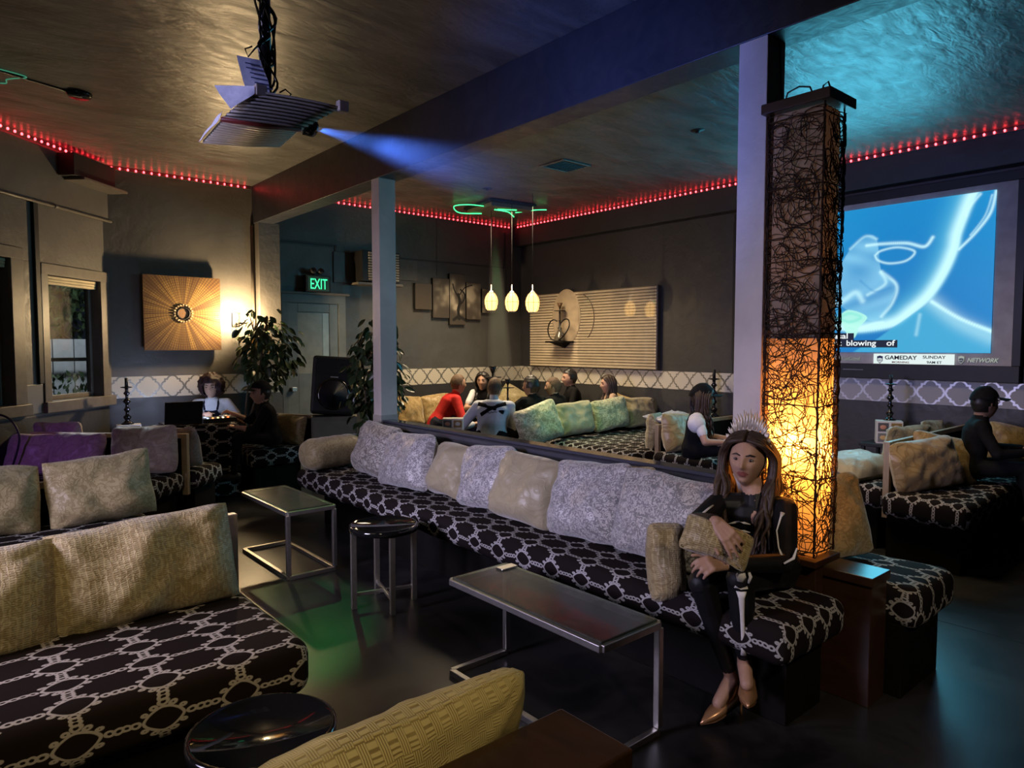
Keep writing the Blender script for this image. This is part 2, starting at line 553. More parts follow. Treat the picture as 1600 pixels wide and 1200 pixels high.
M['sole'] = plain('shoe_sole', (0.14, 0.060, 0.025), 0.4, 0, 0.4, 0.1)
M['crown'] = plain('crown_silver', (0.62, 0.56, 0.50), 0.45, 0.4, 0.5, 0.1)
M['silver_metal'] = plain('silver_metal', (0.75, 0.72, 0.68), 0.25, 1.0, 0.5, 0.05)
M['leaf'] = plain('ficus_leaf', (0.022, 0.045, 0.016), 0.32, 0, 0.5, 0.5, 3)
M['bark'] = plain('bark', (0.09, 0.065, 0.045), 0.8, 0, 0.3, 0.3, 20, 0.4)
M['eye'] = plain('eye_white', (0.16, 0.14, 0.13), 0.2, 0, 0.5, 0.02)
M['iris'] = plain('dark_iris', (0.016, 0.010, 0.008), 0.15, 0, 0.5, 0.02)
M['brow'] = M['hair_dark']
M['red_led'] = glow('red_diode', (1.0, 0.035, 0.045), 16.0)
M['exit_green'] = glow('exit_letters', (0.05, 1.0, 0.36), 1.7)

def pane_material(name='clear_pane', tint=(0.86, 0.9, 0.88, 1), rough=0.02, base=0.07, dust=0.0):
    m = Mat(name, (0.9, 0.95, 0.95), 0.02)
    t = m.node('ShaderNodeBsdfTransparent'); t.inputs[0].default_value = tint
    g = m.node('ShaderNodeBsdfGlossy'); g.inputs['Roughness'].default_value = rough
    lw = m.node('ShaderNodeLayerWeight'); lw.inputs[0].default_value = 0.5
    f = V(m.nt, lw.outputs['Facing']).pw(4.0) * 0.85 + base
    mx = m.node('ShaderNodeMixShader')
    m.nt.links.new(f.k, mx.inputs[0]); m.nt.links.new(t.outputs[0], mx.inputs[1]); m.nt.links.new(g.outputs[0], mx.inputs[2])
    out = mx
    if dust:
        df = m.node('ShaderNodeBsdfDiffuse'); df.inputs[0].default_value = (0.16, 0.155, 0.12, 1)
        dm = m.node('ShaderNodeMixShader')
        sm = m.noise(m.coord(), 6.0, 6, 0.65, 1.5).step(0.35, 0.75) * dust + dust * 0.4
        m.nt.links.new(sm.k, dm.inputs[0]); m.nt.links.new(mx.outputs[0], dm.inputs[1]); m.nt.links.new(df.outputs[0], dm.inputs[2])
        out = dm
    m.nt.links.new(out.outputs[0], m.nt.nodes['Material Output'].inputs['Surface'])
    return m.m
M['pane'] = pane_material()
M['acrylic'] = pane_material('clear_acrylic', (0.97, 0.97, 0.97, 1), 0.04, 0.06)
M['glass'] = pane_material('table_glass', (0.50, 0.60, 0.54, 1), 0.16, 0.05, 0.30)

def image_material(name, arr, strength=0.0, rough=0.5, metal=0.0):
    """arr: h x w x 3 linear colours computed here, bottom row first"""
    h, w, _ = arr.shape
    im = bpy.data.images.new(name, w, h, float_buffer=True)
    px = np.ones((h, w, 4), np.float32); px[..., :3] = arr
    im.pixels.foreach_set(px.ravel()); im.update(); im.pack()
    m = Mat(name, (0, 0, 0), rough, metal)
    t = m.node('ShaderNodeTexImage'); t.image = im; t.extension = 'EXTEND'
    m.nt.links.new(m.coord('UV'), t.inputs[0])
    if strength:
        m.set('Emission Color', t.outputs[0]); m.set('Emission Strength', strength)
    else:
        m.set('Base Color', t.outputs[0])
    return m.m

def text(s, name, mat, parent, origin, xdir, ydir, size, extrude=0.002, align='LEFT', xs=1.0, shear=0.0, bold=0.0):
    """flat lettering with a little depth, as one mesh"""
    cu = bpy.data.curves.new(name, 'FONT')
    cu.offset = size * bold; cu.body = s; cu.size = size; cu.extrude = extrude; cu.align_x = align; cu.shear = shear
    tmp = bpy.data.objects.new(name + '_tmp', cu)
    COL.objects.link(tmp)
    me = bpy.data.meshes.new_from_object(tmp.evaluated_get(bpy.context.evaluated_depsgraph_get()))
    bpy.data.objects.remove(tmp)
    x, y = Vector(xdir).normalized(), Vector(ydir).normalized()
    z = x.cross(y)
    Mx = Matrix.Translation(origin) @ Matrix((x, y, z)).transposed().to_4x4() @ Matrix.Diagonal((xs, 1, 1, 1))
    vs = [Mx @ v.co for v in me.vertices]
    mb = MB().add(vs, [tuple(p.vertices) for p in me.polygons], 0, False)
    bpy.data.meshes.remove(me)
    return mb.build(name, mat, parent)
# ================================================================== THE ROOM
ZC, XS, YB = 3.41, 7.22, 8.24
CX, CY = 1.545, 8.24                                  # corner of the art wall and the slanted window wall
WD = Vector((1, 1, 0)).normalized()                   # along the window wall, towards the corner
WN = Vector((1, -1, 0)).normalized()                  # its normal, into the room
def wl(s, z, off=0.0):
    return Vector((CX, CY, 0)) - WD * s + WN * off + Vector((0, 0, z))
WM3 = Matrix((-WD, WN, Vector((0, 0, 1)))).transposed()
def wbox(mb, s0, s1, z0, z1, o0, o1, mi=0):
    """box on the slanted wall: s along it, o = distance into the room"""
    c = wl((s0 + s1) / 2, (z0 + z1) / 2, (o0 + o1) / 2)
    mb.obox(c, (s1 - s0, o1 - o0, z1 - z0), WM3, mi)
def st(name, mb, mat, parent=None):
    return mb.build(name, mat, parent, kind='structure' if parent is None else None)

# floor: dark polished concrete
mf = Mat('polished_concrete', (0.02, 0.02, 0.02), 0.25, 0, 0.6)
co = mf.coord()
n1 = mf.noise(co, 2.2, 7, 0.62, 0.8); n2 = mf.noise(co, 18.0, 5, 0.6)
mf.set('Base Color', mf.mix(n1.step(0.3, 0.7), (0.008, 0.008, 0.008), (0.030, 0.029, 0.028)))
mf.set('Roughness', n1.step(0.25, 0.75) * 0.08 + n2.step(0.3, 0.7) * 0.03 + 0.28)
fl = st('floor', MB().box(-4.2, XS + 0.2, -2.7, YB + 0.2, -0.1, 0.0), mf.m)
# saw-cut joints of the slab
sc = MB()
for y in (0.35, 1.75, 3.15, 4.55, 5.95): sc.box(3.9, 7.2, y - 0.004, y + 0.004, 0.0002, 0.0012)
for x in (4.35, 5.75): sc.box(x - 0.004, x + 0.004, -2.5, 5.0, 0.0002, 0.0012)
sc.build('saw_cut', M['black'], fl)

st('ceiling', MB().box(-4.2, XS + 0.2, -2.7, YB + 0.2, ZC, ZC + 0.12), M['ceiling'])
st('beam', MB().box(2.97, 3.17, -2.5, YB - 0.1, 2.98, ZC), M['beam'])
st('wall_right', MB().box(XS, XS + 0.15, -2.6, YB, 0, ZC), M['wall_dark'])
st('trim_1', MB().box(XS - 0.16, XS, -2.5, YB, 3.10, ZC), M['soffit'])          # boxed soffit over the screen wall
wb = MB().box(3.2, XS + 0.1, YB, YB + 0.15, 0, ZC)
st('wall_back', wb, M['wall_nook'])
wa = MB().box(1.40, 3.24, YB - 0.10, YB + 0.15, 0, ZC)
st('wall_art', wa, M['wall'])
st('pilaster', MB().box(2.99, 3.24, 8.0, 8.15, 0, 2.99), M['wall'])
st('wall_front', MB().box(-4.2, XS + 0.1, -2.65, -2.5, 0, ZC), M['wall_dark'])
st('wall_side', MB().box(-4.15, -4.0, -2.6, 2.8, 0, ZC), M['wall_dark'])

# slanted window wall with its two openings
OP = [(0.24, 0.95, 1.05, 2.21), (1.37, 2.10, 1.05, 2.31)]
wl_ = MB()
wbox(wl_, -0.1, 7.9, 0, 1.05, -0.16, 0)
wbox(wl_, -0.1, 7.9, 2.31, ZC, -0.16, 0)
wbox(wl_, -0.1, 0.24, 1.05, 2.31, -0.16, 0)
wbox(wl_, 0.95, 1.37, 1.05, 2.31, -0.16, 0)
wbox(wl_, 0.24, 0.95, 2.21, 2.31, -0.16, 0)
wbox(wl_, 2.10, 7.9, 1.05, 2.31, -0.16, 0)
wall_left = st('wall_left', wl_, M['wall'])
b = MB(); wbox(b, -0.03, 4.5, 2.85, ZC - 0.06, 0, 0.035); st('trim_2', b, M['wall'])                  # proud upper band
b = MB(); wbox(b, 1.045, 1.10, 1.22, 2.85, 0, 0.03); st('trim_3', b, M['black'])                      # dark pipe chase
for k, (s0, s1, z0, z1) in enumerate(OP):
    w = MB()
    wbox(w, s0 - 0.13, s0, z0 - 0.09, z1 + 0.10, 0, 0.025); wbox(w, s1, s1 + 0.085, z0 - 0.09, z1 + 0.10, 0, 0.025)
    wbox(w, s0 - 0.13, s1 + 0.085, z1, z1 + 0.10, 0.001, 0.03)
    fr = st('window_%d' % (k + 1), w, M['trimwood'])
    w = MB(); wbox(w, s0 - 0.15, s1 + 0.10, z0 - 0.10, z0, 0.0, 0.055); w.build('window_sill', M['trimwood'], fr)
    w = MB()
    for q in ((s0, s0 + 0.035, z0, z1), (s1 - 0.035, s1, z0, z1), (s0 + 0.035, s1 - 0.035, z0, z0 + 0.045), (s0 + 0.035, s1 - 0.035, z1 - 0.035, z1)):
        wbox(w, *q, -0.13, -0.085)
    w.build('sash', M['trimwood'], fr)
    w = MB(); wbox(w, s0 + 0.03, s1 - 0.03, z0 + 0.03, z1 - 0.03, -0.112, -0.104); w.build('pane', M['pane'], fr)
    for j in range(3):
        w = MB(); wbox(w, s0 + 0.01, s1 - 0.01, z1 - 0.03 - j * 0.026, z1 - 0.006 - j * 0.026, -0.075, -0.015 - j * 0.004)
        w.build('blind_slat', plain('blind_fabric%d' % (k * 3 + j), (0.50, 0.42, 0.25), 0.6), fr)

# wallpaper border with quatrefoils
CREAM, SILV = (0.52, 0.48, 0.40), (0.17, 0.165, 0.15)
M['border'] = quatrefoil('border_cream', CREAM, SILV, 0.245)
M['border_screenlit'] = quatrefoil('border_screenlit', (0.30, 0.30, 0.31), (0.56, 0.57, 0.62), 0.245)  # same cream border, recoloured grey as the screen lights it
def band(name, p0, p1, nrm, mat, z0=1.01, z1=1.235):
    p0, p1, nrm = Vector(p0), Vector(p1), Vector(nrm)
    L = (p1 - p0).length
    mb = MB()
    vs = []
    for off in (0.0, 0.004):
        for p in (p0, p1):
            for z in (z0, z1): vs.append(p + nrm * off + Vector((0, 0, z)))
    h = (z1 - z0) / 2
    uv = [[(0, -h), (L, -h), (L, h), (0, h)]] + [None] * 4
    mb.add(vs, [(4, 6, 7, 5), (0, 4, 5, 1), (2, 3, 7, 6), (1, 5, 7, 3), (0, 2, 6, 4)], 0, False, None)
    mb.uv[0] = uv[0]
    return mb.build(name, mat, kind='structure')
band('trim_4', (1.45, YB - 0.10, 0), (2.99, YB - 0.10, 0), (0, -1, 0), M['border'])
band('trim_16', (2.99, 8.0, 0), (3.24, 8.0, 0), (0, -1, 0), M['border'])
band('trim_5', (3.24, YB, 0), (XS, YB, 0), (0, -1, 0), M['border'])
band('trim_6', (XS, YB, 0), (XS, 4.45, 0), (-1, 0, 0), M['border'])
band('trim_7', (XS, 4.45, 0), (XS, -2.5, 0), (-1, 0, 0), M['border_screenlit'])
# the charcoal dado below the border
st('trim_8', MB().box(1.45, 3.24, YB - 0.106, YB - 0.1, 0, 1.01), M['wall_dark'])
st('trim_9', MB().box(3.24, 3.30, YB - 0.006, YB, 0, 1.01).box(4.2, XS, YB - 0.006, YB, 0, 1.01), M['wall_dark'])
b = MB(); wbox(b, -0.02, 7.0, 0, 0.93, 0, 0.006); st('trim_10', b, M['wall_dark'])
b = MB(); wbox(b, 1.045, 1.275, 0.955, 1.215, 0.001, 0.012); st('trim_11', b, M['border'])
st('baseboard_right', MB().box(XS - 0.015, XS, -2.5, YB, 0, 0.10), M['black'])
# seams and boxed panels of the back wall
st('trim_12', MB().box(3.27, 4.07, YB - 0.018, YB, 2.825, 2.85).box(4.05, 4.08, YB - 0.018, YB, 2.76, 2.84).box(4.05, 6.95, YB - 0.014, YB, 2.745, 2.765), M['wall_dark'])
st('trim_13', MB().box(3.27, 4.02, YB - 0.01, YB, 2.29, 2.80), M['wall'])
st('trim_14', MB().box(4.02, 4.18, YB - 0.03, YB, 2.37, 2.76).box(4.66, 5.29, YB - 0.012, YB, 2.46, 2.74), M['wall'])
st('trim_15', MB().box(5.615, 5.63, YB - 0.004, YB, 2.55, 3.36).box(6.88, 6.90, YB - 0.02, YB, 2.3, 3.30), M['wall_dark'])

# pillars, knee wall
for i, (y0, y1) in enumerate(((5.215, 5.345), (1.69, 1.835))):
    p = st('pillar' if i == 0 else 'pillar.001', MB().box(2.975, 3.135, y0, y1, 0, 2.99), M['pillar'])
    MB().box(2.970, 3.140, y0 - 0.005, y1 + 0.005, 0.0, 0.965).build('plinth', plain('plinth_paint%d' % i, (0.40, 0.37, 0.33), 0.5), p)
kw = st('knee_wall', MB().box(2.955, 3.10, 1.84, 5.21, 0, 0.875), M['wall_dark'])
MB().box(2.935, 3.12, 1.84, 5.21, 0.875, 0.905).build('ledge', M['ledge'], kw)
MB().box(2.985, 3.10, 1.84, 5.21, 0.905, 0.925).build('ledge_cap', M['ledge'], kw)

# exit door with its glazed panel
d = MB().box(3.32, 3.40, YB - 0.05, YB, 0, 2.20).box(4.07, 4.17, YB - 0.05, YB, 0, 2.20).box(3.32, 4.17, YB - 0.052, YB, 2.09, 2.20)
door = st('door_1', d, plain('door_frame_paint', (0.13, 0.14, 0.14), 0.4))
MB().box(3.28, 4.21, YB - 0.09, YB, 2.195, 2.225).build('door_header', M['trimwood'], door)
d = MB().box(3.40, 3.53, YB - 0.035, YB, 0, 2.09).box(3.95, 4.07, YB - 0.035, YB, 0, 2.09).box(3.53, 3.95, YB - 0.035, YB, 1.98, 2.09).box(3.53, 3.95, YB - 0.035, YB, 0, 1.22)
leaf = d.build('door_leaf', plain('door_leaf_paint', (0.15, 0.165, 0.165), 0.35), door)
MB().box(3.53, 3.95, YB - 0.02, YB - 0.012, 1.22, 1.98).build('door_glass', plain('door_glass', (0.26, 0.26, 0.23), 0.25), leaf)
MB().box(3.86, 3.95, YB - 0.024, YB - 0.018, 1.22, 1.97).build('film_strip', plain('door_film', (0.36, 0.44, 0.47), 0.3), leaf)
MB().box(3.42, 3.48, YB - 0.10, YB - 0.035, 1.0, 1.05).build('push_bar', M['chrome'], leaf)

# ------------------------------------------------------------------ outside the windows
g = MB().box(-8, 6.0, 8.6, 14, -0.3, -0.05)
tag(g.build('courtyard_paving', plain('paving', (0.12, 0.12, 0.12), 0.8)), 'grey courtyard paving outside the windows', 'paving', kind='structure')
fe = thing('white_fence', 'white board fence beyond the hedge outside the window', 'fence', (1.3, 11.3, -0.05), R(8))
pw = plain('white_fence_paint', (0.62, 0.64, 0.68), 0.6)
Fm = _m(fe)
pb = None
for i in range(26):
    c = Fm @ Vector((-3.2 + i * 0.26, 0, 0.85))
    if pb is None:
        pb = MB().obox(c, (0.245, 0.03, 1.7), rotm(0, 0, R(8))).build('board', pw, fe); c0 = c
    else:
        q = pb.copy(); COL.objects.link(q); q.parent = fe; q.location = Fm.inverted() @ c - Fm.inverted() @ c0
rl = MB()
for z in (1.42, 0.35): rl.obox(Fm @ Vector((0, -0.16, z)), (6.6, 0.03, 0.05), rotm(0, 0, R(8)))
for x in (-2.2, -1.2, -0.2, 0.8, 1.8): rl.obox(Fm @ Vector((x, -0.16, 0.72)), (0.04, 0.04, 1.44), rotm(0, 0, R(8)))
rl.build('railing', M['black_metal'], fe)
hd = MB()
hr = random.Random(3)
for i in range(2600):
    c = Fm @ Vector((hr.uniform(-3, 3), hr.uniform(-0.95, -0.35), hr.uniform(0, 1.25)))
    Mx = rotm(hr.uniform(0, 6), hr.uniform(0, 6), hr.uniform(0, 6)); l = hr.uniform(0.035, 0.06)
    hd.add([Mx @ Vector(p) + c for p in ((-l, 0, 0), (0, l * 0.5, 0.01), (l, 0, 0), (0, -l * 0.5, 0.01))], [(0, 1, 2, 3)])
for i in range(2200):
    a = hr.uniform(0, 6.28); rr_ = hr.uniform(0, 1) ** 0.5
    c = Fm @ Vector((0.3 + math.cos(a) * rr_ * 1.8, 0.6 + math.sin(a) * rr_ * 0.5, 2.25 + hr.gauss(0, 0.35)))
    Mx = rotm(hr.uniform(0, 6), hr.uniform(0, 6), hr.uniform(0, 6)); l = hr.uniform(0.05, 0.09)
    hd.add([Mx @ Vector(p) + c for p in ((-l, 0, 0), (0, l * 0.4, 0.01), (l, 0, 0), (0, -l * 0.4, 0.01))], [(0, 1, 2, 3)])
tag(hd.build('hedge', plain('hedge_leaf', (0.055, 0.09, 0.04), 0.6, 0, 0.3, 0.5, 3)), 'dark leafy hedge and foliage outside the window', 'hedge', kind='stuff')
# ================================================================== SOFAS AND CUSHIONS
def spaced(h, r, step):
    n = max(1, int(round((2 * h - 2 * r) / step)))
    k = max(2, int(round(r * 1.6 / 0.03)))
    a = [-h + r * i / k for i in range(k)]
    m = [-h + r + (2 * h - 2 * r) * i / n for i in range(n + 1)]
    return a + m + [-q for q in reversed(a)]

def mattress(parent, c, size, rz=0.0, mat=None, r=0.06, seed=0, swap=False):
    """thick seat pad in a fitted trellis cover, hanging slightly over its base"""
    h = [q / 2 for q in size]
    r = min(r, h[2] * 0.9)
    ax = [spaced(q, r, 0.09) for q in h]
    def deform(w):
        n = noise.noise(Vector((w.x * 2.3 + seed, w.y * 2.3, w.z * 2.0)))
        k = 1.0 + 0.012 * n - 0.03 * (w.z / h[2] < -0.3) * 0.5
        z = w.z + 0.010 * noise.noise(Vector((w.x * 1.4, w.y * 1.9 + seed, 3.1))) + (0.012 * noise.noise(Vector((w.x * 5, w.y * 5, seed))) if w.z < 0 else 0)
        return Vector((w.x + 0.006 * n, w.y + 0.006 * n, z))
    mb = MB().rgrid(c, h, ax, r, rotm(0, 0, rz), 0, True, deform, True)
    return mb.build('seat_pad', mat or M['fabric'], parent)

def sofa(label, cat_group, x0, x1, y0, y1, z0=0.32, z1=0.50, rz=0.0, pivot=None, mat=None, seed=0, inset=(0.08, 0.08, 0.10, 0.02), wall=None):
    """pivot frame: x along, y deep (front = -y). base set back under the pad"""
    pv = Vector((pivot[0], pivot[1], 0)) if pivot else Vector((0, 0, 0))
    Rz = rotm(0, 0, rz)
    c = pv + Rz @ Vector(((x0 + x1) / 2, (y0 + y1) / 2, 0))
    t = thing('banquette_sofa', label, 'sofa', c, rz, cat_group)
    l, rr_, f, b_ = inset
    bc = pv + Rz @ Vector(((x0 + l + x1 - rr_) / 2, (y0 + f + y1 - b_) / 2, (z0 + 0.02) / 2))
    MB().obox(bc, (x1 - rr_ - x0 - l, y1 - b_ - y0 - f, z0 + 0.02), Rz).build('base', M['black_wood'], t)
    mattress(t, c + Vector((0, 0, (z0 + z1) / 2)), (x1 - x0, y1 - y0, z1 - z0), rz, mat, seed=seed)
    return t

def back_frame(t, p0, p1, z0, z1, th=0.035, post=0.05, ends=(1,)):
    """thin timber back: a panel, a capping rail and an end post"""
    p0, p1 = Vector(p0), Vector(p1)
    d = (p1 - p0).normalized()
    Mx = rotm(0, 0, math.atan2(d.y, d.x))
    L = (p1 - p0).length
    mid = (p0 + p1) / 2
    MB().obox(mid + Vector((0, 0, (0.25 + z1 - 0.04) / 2)), (L - 0.02, th * 0.5, z1 - 0.04 - 0.25), Mx).build('back_panel', M['black_wood'], t)
    MB().obox(mid + Vector((0, 0, z1 - 0.02)), (L, th, 0.04), Mx).build('top_rail', M['sofa_wood'], t)
    for e in ends:
        q = p1 if e else p0
        MB().obox(q + d * (0.02 if e else -0.02) + Vector((0, 0, (z0 + z1) / 2)), (post, post * 0.9, z1 - z0), Mx).build('post', M['sofa_wood'], t)

def cushion(label, c, w, h, t, rz, lean, mat, roll=0.0, seed=0, group=None, pin=0.05, corner=0.10, wr=1.6, name='throw_cushion', fold=0.0, n=26):
    Mx = rotm(0, 0, R(rz)) @ rotm(0, R(roll), 0) @ rotm(-R(lean), 0, 0)
    mb = MB()
    sd = seed * 7.31
    def side(sg):
        def fn(a, b):
            u, v = a * 2 - 1, b * 2 - 1
            cr_ = 1 - corner * (abs(u) * abs(v)) ** 5
            x = w / 2 * u * (1 - pin * (1 - v * v) * abs(u) ** 2) * cr_
            z = h / 2 * v * (1 - pin * (1 - u * u) * abs(v) ** 2) * cr_
            if v < 0: z *= 1 - 0.05 * (1 - u * u)
            puff = max(0.0, (1 - abs(u) ** 2.6) * (1 - abs(v) ** 2.6)) ** 0.52
            y = sg * (t / 2 * puff * (1 - 0.22 * v))
            e = min(1.0, 6 * (1 - max(abs(u), abs(v))))
            q = Vector((x * 5.5 + sd, z * 5.5, sg * 3.0))
            y += wr * e * 0.020 * noise.noise(q) + wr * e * 0.010 * noise.noise(q * 2.6)
            # pulls that run in from the corners
            for (cu, cv) in ((-1, -1), (1, -1), (1, 1), (-1, 1)):
                dx, dz = u - cu, v - cv
                rr_ = math.hypot(dx, dz)
                if rr_ < 1.1:
                    an = math.atan2(dz, dx)
                    y += wr * sg * 0.010 * math.sin(an * 9 + seed * 1.7 + cu) * math.exp(-(rr_ / 0.45) ** 2) * min(1, rr_ * 4) * e
            x += wr * 0.008 * noise.noise(Vector((z * 6, sd, 1.5)))
            z += wr * 0.009 * noise.noise(Vector((x * 6, sd, 7.5)))
            if fold and v > 0.4: y += fold * (v - 0.4) ** 2
            return Mx @ Vector((x, y, z)) + Vector(c)
        return fn
    k0 = len(mb.f)
    mb.grid(side(-1), n, n, 0, True, True)
    k1 = len(mb.f)
    mb.grid(side(1), n, n, 0, True, True)
    mb.f = mb.f[:k1] + [tuple(reversed(q)) for q in mb.f[k1:]]
    mb.uv = [[(p[0] * w + seed * 0.37, p[1] * h + seed * 0.21) for p in q] for q in mb.uv]
    mb.uv = mb.uv[:k1] + [list(reversed(q)) for q in mb.uv[k1:]]
    o = mb.build(name, mat)
    return tag(o, label, 'cushion', group)

def bolster(label, a, b, r, mat, seed=0):
    a, b = Vector(a), Vector(b)
    d = (b - a).normalized()
    L = (b - a).length
    up = Vector((0, 0, 1)); sidev = d.cross(up)
    prof = [(0.0, 0.0), (0.55, 0.0), (0.85, 0.02), (1.0, 0.07)] + [(1.0 + 0.015 * math.sin(i * 2.1 + seed), 0.07 + (L - 0.14) * i / 10) for i in range(1, 10)] + [(1.0, L - 0.07), (0.85, L - 0.02), (0.55, L), (0.0, L)]
    n = 28
    vs, fs, uv = [], [], []
    for (q, s) in prof:
        for k in range(n):
            an = 2 * math.pi * k / n
            rad = r * q * (1 + 0.03 * noise.noise(Vector((math.cos(an) * 2, math.sin(an) * 2, s * 5 + seed))))
            vs.append(a + d * s + up * rad * math.cos(an) * 0.94 + sidev * rad * math.sin(an))
    for i in range(len(prof) - 1):
        for k in range(n):
            k2 = (k + 1) % n
            fs.append((i * n + k, (i + 1) * n + k, (i + 1) * n + k2, i * n + k2))
            s0, s1 = prof[i][1], prof[i + 1][1]
            uv.append([(s0, k / n * 0.8), (s1, k / n * 0.8), (s1, (k + 1) / n * 0.8), (s0, (k + 1) / n * 0.8)])
    return tag(MB().add(vs, fs, 0, True, uv).build('bolster_cushion', mat), label, 'cushion')

# ---- the long banquette along the knee wall (frame turned: x runs towards the camera, front faces -X)
t = thing('banquette_sofa', 'long banquette with dark trellis seat pad running along the low partition wall', 'sofa', (2.68, 3.5, 0))
MB().box(2.64, 2.945, 1.36, 5.64, 0, 0.35).build('base', M['black_wood'], t)
mattress(t, (2.683, 3.49, 0.42), (0.535, 4.48, 0.165), 0, M['fabric_y'], seed=2)
LC = [('silver-grey leaf damask cushion at far end of the long banquette, beside the rolled bolster', 4.96, 0.60, 0.46, 'silver_big', 3, 0.01),
      ('blue-grey brocade cushion second from the far end of the long banquette', 4.40, 0.66, 0.44, 'silver', -4, -0.05),
      ('narrow plain olive cushion between two silver brocade ones on the long banquette', 3.93, 0.42, 0.40, 'khaki_plain', 2, 0.02),
      ('silver brocade cushion in the middle of the long banquette, left of the large olive one', 3.50, 0.52, 0.44, 'silver', -7, -0.01),
      ('large olive velvet cushion in the middle of the long banquette', 3.08, 0.56, 0.44, 'khaki_plain', 3, -0.04),
      ('wide silver brocade cushion right of the large olive cushion on the long banquette', 2.58, 0.58, 0.46, 'silver', -3, -0.02),
      ('big slumped silver brocade cushion nearest the seated woman on the long banquette', 2.03, 0.66, 0.46, 'silver', 4, -0.05)]
for i, (lb, y, w, h, m, rl_, dx) in enumerate(LC):
    cushion(lb, (2.79 + dx, y, 0.495 + h * 0.47), w, h, 0.25, -90, 14, M[m], rl_, i + 1, 'cushions along the long banquette')
cushion('olive cushion corner showing behind the big slumped silver cushion', (2.90, 2.42, 0.74), 0.40, 0.36, 0.10, -90, 8, M['khaki'], -6, 31, 'cushions along the long banquette')
bolster('rolled olive bolster lying across the far end of the long banquette', (2.40, 5.48, 0.645), (2.93, 5.58, 0.645), 0.145, M['khaki'], 1)
cushion('upright gold-brown block cushion on the banquette beside the woman in black', (2.50, 1.86, 0.60), 0.17, 0.36, 0.26, -40, 4, M['khaki_rib'], 0, 41, pin=0.02)

# ---- seat on the other side of the partition, with its arm block
t = sofa('trellis covered bench on the right of the wooden arm block', None, 3.24, 3.74, 1.08, 2.7, 0.31, 0.50, seed=4, inset=(0.0, 0.06, 0.06, 0.02), mat=M['fabric_y'])
cushion('gold cushion glowing beside the wicker lamp column on the right bench', (3.44, 1.56, 0.705), 0.44, 0.44, 0.17, -22, 14, M['khaki'], -4, 51)
t = thing('arm_block', 'dark brown wooden arm block between the two trellis benches, under the lamp column', 'armrest', (3.1, 1.4, 0))
MB().box(3.035, 3.225, 1.19, 1.665, 0.535, 0.575).build('arm_top', M['brown_wood'], t)
MB().box(3.05, 3.21, 1.20, 1.66, 0, 0.535).build('arm_body', M['brown_wood'], t)
t = thing('lamp_pedestal', 'dark wooden pedestal box carrying the wicker lamp column', 'pedestal', (3.0, 1.5, 0))
MB().box(2.955, 3.03, 1.40, 1.66, 0.36, 0.60).build('pedestal_side', M['brown_wood'], t)
MB().box(2.90, 3.14, 1.375, 1.665, 0.60, 0.628).build('pedestal_top', M['brown_wood'], t)

# ---- rows of sofas on the left, facing the camera
t = sofa('nearest left sofa with brown trellis seat facing the camera', None, -2.6, 1.04, 2.33, 3.16, 0.30, 0.50, seed=6, mat=M['fabric_big'])
back_frame(t, (-2.6, 3.20, 0), (1.02, 3.20, 0), 0.02, 0.80)
cushion('wide khaki ribbed damask cushion at the right end of the nearest left sofa', (0.655, 3.02, 0.672), 0.68, 0.415, 0.22, 0, 14, M['khaki_rib'], -3, 3, 'khaki cushions on the nearest left sofa', 0.02, 0.02)
cushion('khaki ribbed cushion cut by the left picture edge on the nearest left sofa', (-0.03, 3.00, 0.665), 0.76, 0.40, 0.22, 0, 14, M['khaki_rib'], 2, 4, 'khaki cushions on the nearest left sofa', 0.02, 0.02)
t = sofa('bench backing onto the nearest left sofa, mostly hidden by its cushions', None, -2.6, 0.93, 3.24, 3.70, 0.28, 0.44, seed=8)
cushion('gold cushion corner poking out behind the end post of the nearest left sofa', (0.86, 3.34, 0.62), 0.44, 0.38, 0.14, 180, 14, M['gold'], 8, 5)
t = sofa('second left sofa, its trellis seat showing above the nearest khaki cushions', None, -2.6, 1.06, 4.05, 4.96, 0.30, 0.50, seed=9, mat=M['fabric'])
back_frame(t, (-2.6, 5.0, 0), (0.98, 5.0, 0), 0.02, 0.74)
cushion('olive damask cushion at the right end of the second left sofa', (0.80, 4.80, 0.695), 0.58, 0.42, 0.22, 0, 14, M['khaki'], -3, 6, 'olive cushions on the second left sofa', 0.03, 0.03)
cushion('olive damask cushion cut by the left edge, on the second left sofa', (0.14, 4.80, 0.69), 0.70, 0.41, 0.22, 0, 14, M['khaki'], 3, 7, 'olive cushions on the second left sofa', 0.03, 0.03)
# the back-to-back sofa square to the window wall
P3 = (1.645, 6.22)
t = sofa('left back-to-back sofa by the windows, seat facing the camera', None, -1.38, 0.03, -0.62, -0.02, 0.33, 0.50, R(-45), P3, M['fabric'], 10)
u3 = Vector((1, -1, 0)).normalized()
back_frame(t, Vector((P3[0], P3[1], 0)) - u3 * 1.36, Vector((P3[0], P3[1], 0)), 0.30, 0.82)
t = sofa('far half of the back-to-back sofa by the windows, seat facing the disc jockey', None, -1.30, 0.10, 0.03, 0.50, 0.33, 0.50, R(-45), P3, M['fabric'], 11)
def p3(a, b, z): return Vector((P3[0], P3[1], z)) + u3 * a + Vector((1, 1, 0)).normalized() * b
for i, (a, w, z, h, lb, rl_) in enumerate(((-0.25, 0.60, 0.70, 0.42, 'large rose-beige cushion by the end post of the back-to-back sofa', -3), (-0.83, 0.48, 0.665, 0.36, 'violet-lit cushion in the middle of the back-to-back sofa', 1), (-1.245, 0.42, 0.655, 0.36, 'violet-lit cushion at the picture edge on the back-to-back sofa', 0))):
    cushion(lb, p3(a, -0.15, z), w, h, 0.20, -45, 12, M['rose'], rl_, 11 + i, 'rose cushions on the back-to-back sofa')
